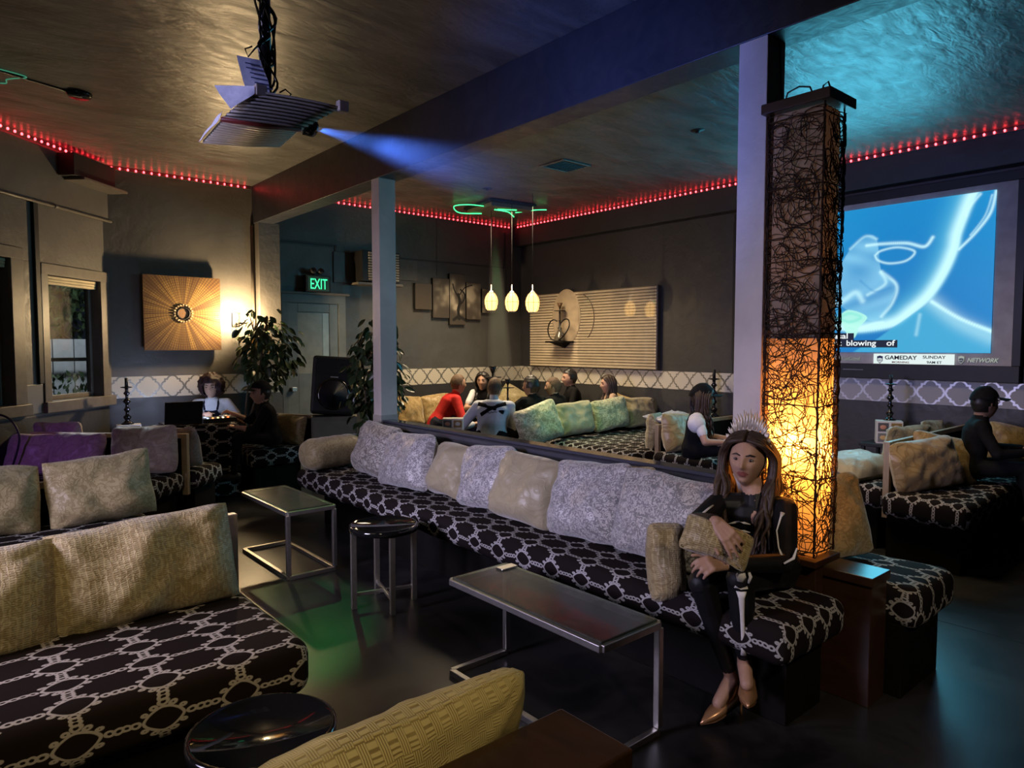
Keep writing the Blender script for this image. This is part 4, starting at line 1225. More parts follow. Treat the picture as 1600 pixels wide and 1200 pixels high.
# split picture of a gnarled tree on five panels
hh, ww = 260, 420
yy, xx = np.mgrid[0:hh, 0:ww]
u_, v_ = (xx + 0.5) / ww, (yy + 0.5) / hh
sky = np.zeros((hh, ww))
for i in range(60):
    cx_, cy_ = nr.uniform(0.22, 0.85), nr.uniform(0.15, 0.85)
    sky += nr.uniform(0.2, 0.9) * np.exp(-(((u_ - cx_) / nr.uniform(0.015, 0.05)) ** 2 + ((v_ - cy_) / nr.uniform(0.03, 0.09)) ** 2))
sky = np.clip(sky, 0, 1) * np.exp(-((u_ - 0.55) / 0.24) ** 2)
tr_ = np.zeros((hh, ww), bool)
for pts, w_2 in (([(0.52, 0.12), (0.51, 0.3), (0.53, 0.45), (0.51, 0.6)], 0.030), ([(0.53, 0.40), (0.585, 0.50), (0.59, 0.62), (0.54, 0.70)], 0.016), ([(0.51, 0.55), (0.46, 0.68), (0.44, 0.8)], 0.014), ([(0.52, 0.58), (0.60, 0.75), (0.68, 0.80)], 0.012), ([(0.45, 0.10), (0.52, 0.16), (0.60, 0.10)], 0.03)):
    c = catmull(pts)
    for (a_, b_) in c: tr_ |= np.hypot((u_ - a_) * 1.6, v_ - b_) < w_2
pic = np.array((0.062, 0.048, 0.036)) * (0.8 + 0.4 * nr.rand(hh, ww, 1)) + sky[..., None] * np.array((0.42, 0.36, 0.26))
pic[tr_] = (0.012, 0.010, 0.008)
pm = image_material('tree_print', np.clip(pic, 0, 1), 0, 0.5)
t = thing('split_tree_picture', 'five-panel dark picture of a gnarled tree on the back wall', 'picture', (5.9, 8.2, 1.85))
for (a_, b_, z0, z1) in ((5.225, 5.515, 2.065, 2.43), (5.52, 5.815, 1.955, 2.52), (5.81, 6.105, 1.862, 2.60), (6.11, 6.39, 1.945, 2.49), (6.405, 6.685, 2.05, 2.41)):
    p = MB().box(a_, b_ - 0.012, 8.19, 8.235, z0, z1).build('panel', M['black'], t)
    def fp(u, v, a_=a_, b_=b_, z0=z0, z1=z1): return Vector((a_ + 0.003 + u * (b_ - a_ - 0.018), 8.188, z0 + 0.003 + v * (z1 - z0 - 0.006)))
    g_ = MB().grid(fp, 1, 1, 0, False, True)
    g_.uv = [[((a_ + q[0] * (b_ - a_) - 5.22) / 1.47, (z0 + q[1] * (z1 - z0) - 1.86) / 0.74) for q in g_.uv[0]]]
    g_.build('print', pm, p)

# slatted white panel with an oval plaque
t = thing('slatted_wall_panel', 'long cream slatted panel on the screen wall behind the group', 'wall panel', (7.16, 6.72, 1.24))
PX = 7.15
MB().box(PX, XS - 0.002, 5.51, 7.94, 1.245, 2.335).build('backing', plain('panel_gap', (0.10, 0.075, 0.05), 0.3), t)
sl = MB(); ns = 27
for i in range(ns):
    z = 1.255 + i * (1.075 / ns)
    sl.obox((PX - 0.006, 6.725, z + 0.016), (0.012, 2.41, 0.030), None, 0, 0.003)
sl.build('slats', plain('cream_slat', (0.60, 0.49, 0.33), 0.16, 0, 0.6, 0.06), t, kind='stuff')
MB().ell((PX - 0.014, 7.14, 1.98), (0.012, 0.29, 0.40), None, 28, 14).build('oval_plaque', plain('plaque_cream', (0.46, 0.36, 0.24), 0.3), t)
MB().tube([(PX - 0.016, 6.92 + 0.33 * math.cos(q), 1.95 + 0.36 * math.sin(q)) for q in [R(-70 + 10 * i) + math.pi for i in range(13)]], 0.006, 5).build('dark_arc', plain('arc_brown', (0.16, 0.11, 0.07), 0.4), t)  # thin dark arc raised on the slats
MB().box(7.108, 7.112, 5.52, 6.88, 1.25, 2.33).build('clear_cover', M['acrylic'], t)
t = thing('wall_bracket', 'dark bracket shelf holding the small water pipe on the slatted panel', 'shelf', (7.0, 7.165, 1.56))
MB().box(6.92, PX - 0.012, 6.98, 7.36, 1.600, 1.625).build('shelf_board', M['black_wood'], t)
MB().add([(PX - 0.013, 7.05, 1.60), (6.95, 7.05, 1.60), (6.95, 7.29, 1.60), (PX - 0.013, 7.29, 1.60), (PX - 0.013, 7.165, 1.52)], [(0, 1, 2, 3), (0, 4, 1), (1, 4, 2), (2, 4, 3), (3, 4, 0)], 0, False).build('bracket', M['black_wood'], t)

def hookah(label, c, h, mat=None, hose=True, glassy=False, group=None):
    x, y, z = c
    t = thing('hookah', label, 'water pipe', c, 0, group)
    mt = mat or M['black_metal']
    MB().lathe([(0.0, 0), (h * .15, 0), (h * .155, h * .02), (h * .14, h * .10), (h * .075, h * .22), (h * .05, h * .30), (h * .055, h * .32)], (x, y, z), 18).build('vase', plain('smoked_glass', (0.10, 0.085, 0.06), 0.08) if glassy else mt, t)
    MB().lathe([(h * .05, h * .31), (h * .06, h * .34), (h * .03, h * .37), (h * .022, h * .5), (h * .034, h * .53), (h * .02, h * .56), (h * .02, h * .72), (h * .03, h * .745), (h * .018, h * .78), (h * .02, h * .88)], (x, y, z), 12).build('stem', mt, t)
    MB().lathe([(0.0, h * .785), (h * .15, h * .785), (h * .165, h * .80), (h * .15, h * .80), (0, h * .80)], (x, y, z), 20).build('tray', mt, t)
    MB().lathe([(h * .02, h * .86), (h * .04, h * .90), (h * .075, h * 1.0), (h * .06, h * 1.0), (0.0, h * .94)], (x, y, z), 14).build('bowl', plain('clay_bowl', (0.10, 0.05, 0.02), 0.5) if glassy else mt, t)
    if hose:
        lp = [(0.0, .52), (.10, .56), (.24, .48), (.34, .30), (.32, .12), (.20, .03), (.04, .02), (-.14, .05), (-.34, .18), (-.46, .38), (-.40, .54), (-.24, .56), (-.12, .46), (-.14, .32), (-.26, .12)]
        pts = [Vector(q) for q in catmull([(x - h * (.10 + .04 * math.sin(k)), y + h * a_, z + h * b_) for k, (a_, b_) in enumerate(lp)], 5)]
        MB().tube(pts, h * .018, 6).build('hose', mt, t)
    return t
hookah('small dark water pipe with looped hose standing on the wall bracket', (7.03, 7.165, 1.626), 0.55, glassy=True)

# ================================================================== LANTERNS, SCONCE, SIGN
M['lantern'] = glow('lantern_paper', (1.0, 0.56, 0.15), 3.6)
LAN = ((5.705, 7.10, 2.14), (5.712, 6.69, 2.113), (5.708, 6.295, 2.088))          # a row along the room
for i, (c, lb) in enumerate(((LAN[0], 'leftmost of the three glowing egg-shaped pendant lanterns'), (LAN[1], 'middle one of the three glowing egg-shaped pendant lanterns'), (LAN[2], 'rightmost of the three glowing egg-shaped pendant lanterns'))):
    t = thing('pendant_lantern', lb, 'lantern', (c[0], c[1], c[2] - 0.12), 0, 'pendant lanterns')
    prof = [(0.045, -0.118), (0.07, -0.09), (0.084, -0.03), (0.086, 0.01), (0.074, 0.06), (0.05, 0.10), (0.03, 0.118)]
    MB().lathe(prof, c, 20).build('shade', M['lantern'], t)
    for k in range(8):
        a = k * math.pi / 4 + 0.2
        MB().tube([(c[0] + (r + 0.004) * math.cos(a), c[1] + (r + 0.004) * math.sin(a), c[2] + z) for r, z in prof], 0.003, 5).build('rib', plain('lantern_rib', (0.16, 0.07, 0.02), 0.5) if not bpy.data.materials.get('lantern_rib') else bpy.data.materials['lantern_rib'], t)
    MB().tube([(c[0] + 0.088 * math.cos(q * 0.4), c[1] + 0.088 * math.sin(q * 0.4), c[2]) for q in range(16)], 0.0025, 4, 0, True).build('hoop', bpy.data.materials['lantern_rib'], t)
    MB().lathe([(0.046, -0.125), (0.048, -0.125), (0.048, -0.112), (0.044, -0.112)], c, 18).build('base_ring', M['white'], t)
    MB().lathe([(0.032, 0.116), (0.030, 0.128), (0.008, 0.15), (0.005, 0.22), (0.0, 0.22)], c, 12).build('cap', M['white'], t)
    MB().tube([(c[0], c[1], c[2] + 0.21), (c[0], c[1], 3.32 if i == 0 else ZC)], 0.003, 5).build('cord', M['black'], t)

t = thing('wall_sconce', 'bright white wall sconce between the sunburst picture and the ficus', 'lamp', (2.757, 8.14, 1.8))
MB().obox((2.757, 8.128, 1.86), (0.09, 0.02, 0.16)).build('back_plate', M['black_metal'], t)
MB().tube([(2.757, 8.12, 1.82), (2.757, 8.02, 1.79), (2.757, 7.89, 1.805)], 0.008, 6).build('arm', M['black_metal'], t)
MB().lathe([(0.05, 0.0), (0.055, 0.012), (0.03, 0.02), (0.02, 0.03), (0.0, 0.03)], (2.757, 7.89, 1.805), 18).build('socket_cup', M['black_metal'], t)
MB().ell((2.757, 7.88, 1.895), (0.033, 0.033, 0.042), None, 16, 12).build('bulb', glow('sconce_bulb', (1.0, 0.70, 0.36), 2400.0), t)

t = thing('exit_sign', 'green lit EXIT sign with twin emergency lamps above the door', 'sign', (3.76, 8.2, 2.22))
MB().box(3.60, 3.925, 8.10, 8.20, 2.225, 2.43).build('housing', M['black'], t)
MB().box(3.625, 3.90, 8.098, 8.10, 2.24, 2.415).build('face_plate', plain('sign_face', (0.02, 0.06, 0.03), 0.4), t)
text('EXIT', 'lettering', M['exit_green'], t, (3.648, 8.096, 2.262), (1, 0, 0), (0, 0, 1), 0.185, 0.002, xs=0.60)
for x in (3.70, 3.80):
    MB().lathe([(0.0, 0.0), (0.03, 0.0), (0.038, 0.05), (0.036, 0.06), (0.0, 0.055)], (x, 8.15, 2.47), 14, 0, rotm(R(70), 0, 0)).build('emergency_lamp', M['black'], t)
MB().box(3.72, 3.78, 8.13, 8.17, 2.43, 2.475).build('lamp_bracket', M['black'], t)

# ================================================================== PROJECTOR AND ITS HAZE
t = thing('ceiling_projector', 'ribbed video projector with taped papers hanging from the ceiling on a black pole', 'projector', (1.0, 2.6, 2.34))
NBR, NBF, FBR, FBF = (Vector(q) for q in ((0.801, 2.468, 2.337), (1.072, 2.436, 2.349), (0.839, 2.832, 2.347), (1.139, 2.776, 2.375)))
NTR, NTF = Vector((0.91, 2.45, 2.456)), Vector((1.214, 2.388, 2.45))
FTR, FTF = Vector((0.95, 2.83, 2.46)), Vector((1.22, 2.80, 2.46))
body = MB().add([NBR, NBF, FBF, FBR, NTR, NTF, FTF, FTR], [(0, 1, 2, 3), (4, 7, 6, 5), (0, 4, 5, 1), (3, 2, 6, 7), (0, 3, 7, 4), (1, 5, 6, 2)], 0, False)
body.build('case', plain('projector_case', (0.32, 0.29, 0.24), 0.45, 0, 0.5, 0.15), t)
ribm = plain('projector_rib', (0.46, 0.41, 0.33), 0.45)
sn = (NTF - NTR).cross(NBR - NTR).normalized()
if sn.y > 0: sn = -sn
for i in range(9):
    k = (i + 0.5) / 9
    a, b = NBR.lerp(NTR, k), NBF.lerp(NTF, k)
    MB().tube([a.lerp(b, q / 6) + sn * (0.004 + 0.012 * math.sin(math.pi * q / 6)) for q in range(7)], 0.0048, 5).build('side_rib', ribm, t)
for i in range(11):
    k = (i + 0.5) / 11
    a, b = NBR.lerp(FBR, k), NBF.lerp(FBF, k)
    MB().tube([a.lerp(b, 0.03), a.lerp(b, 0.5) - Vector((0, 0, 0.006)), a.lerp(b, 0.97)], 0.006, 5).build('bottom_rib', ribm, t)
MB().tube([NBR + sn * 0.006, NBF + sn * 0.006], 0.009, 6).build('red_edge', plain('red_edge', (0.16, 0.02, 0.015), 0.4), t)
for q in (NTR + Vector((0.02, -0.005, 0)), NTF):
    MB().obox(q, (0.04, 0.03, 0.04)).build('corner_cap', plain('corner_cap', (0.42, 0.36, 0.30), 0.5), t)
MB().lathe([(0.0, 0.0), (0.034, 0.0), (0.036, 0.04), (0.028, 0.05), (0.0, 0.045)], (1.155, 2.60, 2.42), 18, 0, rotm(0, R(90), 0)).build('lens', M['black_gloss'], t)
def paper(pts, name='paper_sheet'):
    P_ = [Vector(p) for p in pts]
    def fn(u, v):
        q = P_[0].lerp(P_[1], u).lerp(P_[3].lerp(P_[2], u), v)
        return q + Vector((1, -1, 0)).normalized() * 0.008 * noise.noise(q * 14)
    return MB().grid(fn, 8, 8).build(name, M['paper'], t)
back = Vector((-0.006, -0.004, 0))
paper([NBR + back, FBR + back, FBR.lerp(FTR, 0.85) + back + Vector((-0.03, 0, 0)), NBR.lerp(NTR, 0.3) + back + Vector((-0.02, 0, 0))])
paper([(0.83, 2.44, 2.372), (0.905, 2.435, 2.44), (0.905, 2.435, 2.465), (0.795, 2.52, 2.465)])
paper([(0.905, 2.505, 2.472), (0.985, 2.49, 2.472), (0.955, 2.49, 2.582), (0.872, 2.505, 2.582)], 'paper_tag')
for k, z in enumerate((2.56, 2.545, 2.53, 2.515, 2.50, 2.488)):
    MB().obox((0.922 + 0.008 * k, 2.490, z), (0.05 + 0.01 * (k % 2), 0.002, 0.004), rotm(0, 0, R(-8))).build('tag_line', plain('tag_ink', (0.10, 0.11, 0.25), 0.6) if k == 0 else bpy.data.materials['tag_ink'], t)
MB().tube([(0.99, 2.545, 2.44), (0.992, 2.545, ZC)], 0.020, 10).build('pole', M['black_gloss'], t)
MB().lathe([(0.0, -0.03), (0.07, -0.03), (0.07, 0), (0, 0)], (0.992, 2.545, ZC), 16).build('ceiling_plate', M['black'], t)
cb = MB()
cr = random.Random(4)
for i in range(6):
    pts = []
    for k in range(10):
        z = 2.47 + k * 0.075
        pts.append((0.985 + cr.uniform(-0.035, 0.04), 2.525 + cr.uniform(-0.02, 0.02), z + cr.uniform(-0.02, 0.02)))
    cb.tube([Vector(q) for q in catmull(pts, 4)], 0.0045, 5)
cb.tube([(1.02, 2.52, 2.47), (1.055, 2.51, 2.478), (1.07, 2.51, 2.495), (1.05, 2.515, 2.51), (1.03, 2.52, 2.495)], 0.003, 5)
cb.tube([(0.97, 2.51, 2.66), (0.935, 2.50, 2.62), (0.91, 2.50, 2.585), (0.90, 2.50, 2.61), (0.925, 2.5, 2.625)], 0.003, 5)
cb.build('cables', M['black_gloss'], t)

def haze(label, apex, axis_end, hw, hh, density, name='light_haze', d0=0.02, fading=True):
    """thin smoke drifting through a light beam, confined to the beam"""
    a, e = Vector(apex), Vector(axis_end)
    d = (e - a); L = d.length; d.normalize()
    sx = d.cross(Vector((0, 0, 1))).normalized() if abs(d.z) < 0.95 else Vector((1, -0.8, 0)).normalized()
    sz = sx.cross(d)
    vs = []
    for (c, k) in ((a, d0), (e, 1.0)):
        for (i, j) in ((-1, -1), (1, -1), (1, 1), (-1, 1)):
            vs.append(c + sx * hw * k * i + sz * hh * k * j)
    mb = MB().add(vs, [(0, 1, 2, 3), (7, 6, 5, 4), (4, 5, 1, 0), (5, 6, 2, 1), (6, 7, 3, 2), (7, 4, 0, 3)], 0, False)
    m = bpy.data.materials.new(name); m.use_nodes = True
    nt = m.node_tree; nt.nodes.clear()
    out = nt.nodes.new('ShaderNodeOutputMaterial'); vs_ = nt.nodes.new('ShaderNodeVolumeScatter')
    vs_.inputs['Anisotropy'].default_value = 0.2
    ge = nt.nodes.new('ShaderNodeNewGeometry')
    def vmath(op, x, y):
        n = nt.nodes.new('ShaderNodeVectorMath'); n.operation = op
        for k, q in enumerate((x, y)):
            if isinstance(q, (tuple, Vector)): n.inputs[k].default_value = tuple(q)
            else: nt.links.new(q, n.inputs[k])
        return n
    rel = vmath('SUBTRACT', ge.outputs['Position'], a).outputs[0]
    along = V(nt, vmath('DOT_PRODUCT', rel, d).outputs['Value'])
    ax_, az_ = V(nt, vmath('DOT_PRODUCT', rel, sx).outputs['Value']).abs(), V(nt, vmath('DOT_PRODUCT', rel, sz).outputs['Value']).abs()
    kk_ = along / L + 0.001
    edge_ = (ax_ / (kk_ * hw + d0 * hw)).step(0.98, 0.35) * (az_ / (kk_ * hh + d0 * hh)).step(0.98, 0.35)
    fade = (along / L).step(0.95, 0.05) if fading else (along / L).step(0.02, 0.5)
    nt.links.new((edge_ * fade * fade * density).k, vs_.inputs['Density'])
    nt.links.new(vs_.outputs[0], out.inputs['Volume'])
    return tag(mb.build(name, m), label, 'haze', kind='stuff')
haze('green smoke haze under the laser near the corner lanterns', (5.80, 7.16, 3.30), (6.60, 8.00, 1.10), 0.20, 0.12, 1.4, d0=0.25, fading=False)
lamp('green_laser_fan', 'SPOT', (5.795, 7.155, 3.305), 70, (0.03, 1.0, 0.20), 0.01, (6.60, 8.0, 1.10), spot_size=R(9), spot_blend=0.4)
lens = (1.196, 2.598, 2.42)
haze('blue smoke haze in the projector beam', lens, (2.96, 2.76, 2.37), 0.42, 0.26, 1.0)
lamp('projector_beam', 'SPOT', (1.212, 2.598, 2.42), 55, (0.05, 0.21, 1.0), 0.01, (7.1, 3.05, 2.2), spot_size=R(30), spot_blend=0.3)
# ================================================================== PLANTS AND SMALL THINGS
leaf_me = None
def ficus(label, base, crown, rad_, n, seed, pot_r=0.15, stems=3):
    global leaf_me
    lr = random.Random(seed)
    b = Vector(base); c = Vector(crown)
    t = thing('potted_ficus', label, 'plant', base, 0)
    MB().lathe([(0.0, 0.0), (pot_r * .72, 0.0), (pot_r, 0.28), (pot_r + .012, 0.29), (pot_r + .012, 0.32), (pot_r - .01, 0.32), (pot_r - .015, 0.28), (0, 0.28)], b, 20).build('pot', M['black'], t)
    tips = []
    for k in range(stems):
        a = 2 * math.pi * k / stems + lr.uniform(0, 1)
        p = [b + Vector((0.03 * math.cos(a), 0.03 * math.sin(a), 0.28))]
        e = c + Vector((rad_[0] * 0.35 * math.cos(a), rad_[0] * 0.35 * math.sin(a), rad_[1] * 0.4))
        for i in range(1, 7):
            q = p[0].lerp(e, i / 6) + Vector((lr.uniform(-.02, .02), lr.uniform(-.02, .02), 0))
            p.append(q)
        MB().tube(p, [0.016 - 0.0018 * i for i in range(7)], 7).build('trunk', M['bark'], t)
        tips += p[3:]
    tw = MB()
    spots = []
    while len(spots) < n:
        d = Vector((lr.gauss(0, 1), lr.gauss(0, 1), lr.gauss(0, 1))).normalized()
        k = lr.uniform(0.25, 1.0) ** 0.5 * (0.75 + 0.35 * noise.noise(d * 2 + Vector((seed, 0, 0))))
        spots.append(c + Vector((d.x * rad_[0] * k, d.y * rad_[0] * k, d.z * rad_[1] * k)))
    for i in range(0, n, 7):
        q = min(tips, key=lambda p: (p - spots[i]).length)
        m = q.lerp(spots[i], 0.5) + Vector((0, 0, 0.05))
        tw.tube([q, m, spots[i]], [0.006, 0.004, 0.002], 5)
    tw.build('twig', M['bark'], t, kind='stuff')
    if leaf_me is None:
        vs, fs = [], []
        N = 5
        for i in range(N + 1):
            s = i / N; w = 0.30 * math.sin(math.pi * min(1, s * 0.93 + 0.03)) ** 0.8 * (1 - 0.25 * s)
            zz = -0.20 * s * s
            vs += [(-w, s, zz + 0.06 * w), (0, s, zz - 0.05), (w, s, zz + 0.06 * w)]
        for i in range(N):
            for k in range(2):
                a = i * 3 + k
                fs.append((a, a + 1, a + 4, a + 3))
        leaf_me = bpy.data.meshes.new('leaf'); leaf_me.from_pydata(vs, [], fs); leaf_me.materials.append(M['leaf'])
        for p in leaf_me.polygons: p.use_smooth = True
    Ti = _m(t).inverted()
    many = MB()
    for i, s in enumerate(spots):
        out = (s - c); out.z = 0
        yaw = math.atan2(out.y, out.x) - math.pi / 2 + lr.gauss(0, 0.7)
        e = Euler((R(lr.uniform(-75, -15)), lr.gauss(0, 0.5), yaw), 'XYZ')
        sc = lr.uniform(0.075, 0.125)
        if i < 190:
            o = bpy.data.objects.new('leaf', leaf_me); COL.objects.link(o); o.parent = t
            o.location = Ti @ s; o.rotation_euler = e; o.scale = (sc, sc, sc)
        else:
            Mx = e.to_matrix()
            many.add([Mx @ (v.co * sc) + s for v in leaf_me.vertices], [tuple(p.vertices) for p in leaf_me.polygons])
    if many.v: many.build('inner_leaves', M['leaf'], t, kind='stuff')
    return t
ficus('bushy potted ficus between the lit sconce and the exit door', (2.74, 7.84, 0), (2.88, 7.55, 1.50), (0.44, 0.58), 420, 5)
ficus('tall potted ficus half hidden behind the far pillar', (3.42, 6.12, 0), (3.38, 6.02, 1.26), (0.38, 0.74), 500, 9, 0.17)

# loudspeaker on a cabinet
sp, srz = Vector((3.40, 6.98, 1.12)), R(-26)
t = thing('cabinet', 'plain grey-beige cabinet under the loudspeaker by the exit bench', 'cabinet', (3.42, 7.02, 0), srz)
MB().obox((3.42, 7.02, 0.40), (0.48, 0.40, 0.80), rotm(0, 0, srz)).build('body', plain('cabinet_paint', (0.13, 0.115, 0.085), 0.5), t)
MB().obox(Vector((3.42, 7.02, 0.40)) + rotm(0, 0, srz) @ Vector((0, -0.205, 0)), (0.44, 0.014, 0.72), rotm(0, 0, srz)).build('door', plain('cabinet_door', (0.14, 0.125, 0.09), 0.5), t)
t = thing('loudspeaker', 'large black loudspeaker with round woofer beside the far ficus', 'speaker', (3.40, 6.98, 0.80), srz)
SM = rotm(0, 0, srz) @ rotm(R(-7), R(4), 0)
MB().obox(sp, (0.46, 0.36, 0.62), SM, 0, 0.03).build('enclosure', M['black'], t)
def spk(p): return sp + SM @ Vector(p)
fw_ = SM @ rotm(R(90), 0, 0)
MB().lathe([(0.15, 0.0), (0.172, 0.0), (0.172, 0.014), (0.15, 0.018)], spk((0, -0.178, -0.10)), 32, 0, fw_).build('woofer_ring', M['black_gloss'], t)
MB().lathe([(0.0, 0.012), (0.035, 0.010), (0.04, -0.004), (0.13, 0.010), (0.15, 0.012)], spk((0, -0.184, -0.10)), 32, 0, fw_).build('woofer_cone', plain('woofer_cone', (0.05, 0.05, 0.07), 0.32), t)
MB().add([spk(q) for q in ((-0.20, -0.182, 0.28), (0.20, -0.182, 0.28), (0.20, -0.182, 0.12), (-0.20, -0.182, 0.12), (-0.06, -0.12, 0.23), (0.06, -0.12, 0.23), (0.06, -0.12, 0.17), (-0.06, -0.12, 0.17))], [(0, 1, 5, 4), (1, 2, 6, 5), (2, 3, 7, 6), (3, 0, 4, 7), (4, 5, 6, 7)], 0, False).build('horn', M['black_gloss'], t)
MB().obox(spk((0, -0.183, 0.085)), (0.08, 0.006, 0.012), SM).build('badge', M['chrome'], t)
tag(MB().obox((3.27, 8.19, 1.33), (0.035, 0.03, 0.05)).ell((3.275, 8.172, 1.335), (0.010, 0.006, 0.010), None, 8, 5, 1).build('wall_switch', [M['black'], glow('green_pilot', (0.05, 1.0, 0.2), 4.0)]), 'small black wall box with green pilot light by the speaker', 'switch')

def candlestick(label, c, h, group='turned black candlesticks'):
    prof = [(0.0, 0)]
    pr = [(0.20, 0.0), (0.21, 0.02), (0.13, 0.05), (0.07, 0.09), (0.12, 0.14), (0.13, 0.17), (0.06, 0.21), (0.05, 0.27), (0.11, 0.32), (0.06, 0.37), (0.05, 0.44), (0.13, 0.49), (0.10, 0.53), (0.05, 0.57), (0.05, 0.63), (0.11, 0.67), (0.05, 0.72), (0.06, 0.78), (0.19, 0.795), (0.19, 0.81), (0.06, 0.82)]
    t = thing('candlestick', label, 'candlestick', c, 0, group)
    MB().lathe(prof + [(r * h * 0.62, z * h) for r, z in pr] + [(0, 0.82 * h)], c, 16).build('turned_stem', M['black_gloss'], t)
    MB().lathe([(0.0, 0.82 * h), (0.035 * h, 0.82 * h), (0.032 * h, h), (0.0, h)], c, 10).build('candle', M['black'], t)
def menu_box(label, c, s, h, rz, photos=True, seed=0):
    t = thing('menu_box', label, 'menu box', (c[0], c[1], c[2]), rz)
    Mx = rotm(0, 0, rz); cc = Vector(c) + Vector((0, 0, h / 2))
    MB().obox(cc, (s, s * 0.62, h), Mx, 0, 0.004).build('card_body', M['white'], t)
    cols = [(0.10, 0.09, 0.09), (0.26, 0.16, 0.05), (0.20, 0.19, 0.18), (0.26, 0.10, 0.05)]
    for i in range(4 if photos else 0):
        q = cc + Mx @ Vector(((-0.25 + 0.5 * (i % 2)) * s, -s * 0.31 - 0.002, (0.23 - 0.46 * (i // 2)) * h))
        MB().obox(q, (s * 0.40, 0.003, h * 0.38), Mx).build('photo_print', plain('photo_%d_%d' % (seed, i), cols[i], 0.4), t)
        e = MB().ell(q + Mx @ Vector((0, -0.003, 0)), (s * 0.13, 0.003, h * 0.10), Mx, 10, 6)
        e.build('dish_print', plain('dish_%d_%d' % (seed, i), tuple(min(1, k * 2.2 + 0.06) for k in cols[3 - i]), 0.4), t)
    return t
small_table('small dark table by the window carrying a menu box and candlestick', (1.62, 7.78), 0.60)
menu_box('white photo menu box under the candlestick by the window', (1.56, 7.82, 0.60), 0.22, 0.165, R(-10), True, 1)
candlestick('turned black candlestick on the menu box by the window', (1.55, 7.82, 0.765), 0.47)
small_table('small dark table under the projection screen carrying the food menu', (6.82, 2.56), 0.66)
menu_box('white menu box with four food photos under the projection screen', (6.78, 2.56, 0.66), 0.215, 0.21, R(-62), True, 2)
candlestick('turned black candlestick under the projection screen', (6.82, 2.57, 0.87), 0.42)
tag(MB().box(6.98, 7.218, 4.50, 4.74, 0.69, 0.72).build('wall_ledge', M['black_wood']), 'small dark wall ledge behind the woman in the beret', 'ledge')
candlestick('turned black candlestick behind the woman in the beret', (7.08, 4.62, 0.72), 0.56)
small_table('small dark table behind the low partition carrying a white box', (3.96, 5.52), 0.66, 0.42)
menu_box('white folded menu box behind the low partition, in front of the man in red', (3.95, 5.52, 0.66), 0.20, 0.19, R(-40), True, 3)
tag(MB().lathe([(0.0, 0), (0.24, 0), (0.24, 0.02), (0.03, 0.03), (0.03, 0.62), (0.36, 0.63), (0.36, 0.66), (0, 0.66)], (5.28, 6.55, 0), 28).build('round_pedestal_table', M['black']), 'round black pedestal table among the group, with water pipes', 'table')
hookah('tall black water pipe behind the man in the pale hoodie', (5.18, 6.42, 0.66), 0.66, None, False, False, 'black water pipes on the group table')
hookah('shorter black water pipe right of the man in the pale hoodie', (5.33, 6.32, 0.66), 0.50, None, False, False, 'black water pipes on the group table')
tag(MB().lathe([(0.0, 0), (0.03, 0), (0.036, 0.13), (0.033, 0.13), (0.028, 0.005), (0.0, 0.005)], (5.56, 6.48, 0.66), 14).build('drinking_glass', M['pane']), 'clear drinking glass on the group table by the men in black', 'glass')

# disc jockey's desk
t = thing('dj_desk', 'disc jockey desk draped in dark trellis fabric', 'desk', (2.06, 7.45, 0))
mattress(t, (2.06, 7.33, 0.405), (0.80, 0.32, 0.75), 0, M['fabric'], 0.03, 3)
t = thing('laptop', 'open black laptop seen from behind on the disc jockey desk', 'laptop', (1.93, 7.34, 0.785))
MB().obox((1.93, 7.37, 0.79), (0.35, 0.22, 0.014)).build('keyboard_base', M['black'], t)
LM = rotm(R(12), 0, 0)
MB().obox((1.93, 7.235, 0.905), (0.35, 0.010, 0.22), LM).build('lid', M['black'], t)
MB().obox((1.93, 7.243, 0.905), (0.32, 0.004, 0.19), LM).build('display', glow('laptop_display', (0.55, 0.66, 1.0), 24.0), t)
t = thing('mixing_controller', 'small mixing controller with orange lights on the disc jockey desk', 'controller', (2.28, 7.36, 0.785))
MB().obox((2.28, 7.36, 0.805), (0.33, 0.24, 0.04)).build('chassis', M['black'], t)
for k in range(5):
    MB().obox((2.16 + 0.05 * k, 7.262, 0.829), (0.016, 0.016, 0.010)).build('pad_light', glow('pad_%d' % k, ((0.3, 0.5, 1.0), (1.0, 0.2, 0.05), (1.0, 0.6, 0.2), (1.0, 0.75, 0.35), (1.0, 0.12, 0.03))[k], 5.0), t)
for x in (2.19, 2.37):
    MB().lathe([(0.0, 0.0), (0.055, 0.0), (0.055, 0.012), (0.0, 0.014)], (x, 7.39, 0.825), 18).build('jog_wheel', M['chrome'], t)
tag(MB().lathe([(0.0, 0), (0.17, 0), (0.18, 0.40), (0.17, 0.46), (0.0, 0.47)], (2.40, 7.86, 0), 20).build('stool', M['black']), 'black round stool under the disc jockey', 'stool')

# wall things
t = thing('air_conditioner', 'wall air conditioner with louvred cream front, half behind the far pillar', 'air conditioner', (4.55, 8.1, 2.39))
MB().box(4.31, 4.86, 7.99, 8.22, 2.39, 2.785).build('housing', M['black'], t)
lou = None
for k in range(11):
    b_ = MB().obox((4.62, 7.985, 2.42 + k * 0.0335), (0.45, 0.014, 0.022), rotm(R(18), 0, 0))
    b_.build('louvre', plain('louvre_cream', (0.30, 0.27, 0.22), 0.5) if k == 0 else bpy.data.materials['louvre_cream'], t)
MB().box(4.25, 4.92, 8.0, 8.23, 2.345, 2.375).build('shelf', M['trimwood'], t)
t = thing('wall_shelf', 'thin shelf with a dark speaker box high on the slanted wall', 'shelf', tuple(wl(0.45, 3.12, 0.1)))
b_ = MB(); wbox(b_, 0.08, 0.72, 3.115, 3.14, 0.035, 0.24); b_.build('board', M['trimwood'], t)
t = thing('speaker_box', 'dark speaker box on the high corner shelf', 'speaker', tuple(wl(0.5, 3.14, 0.1)))
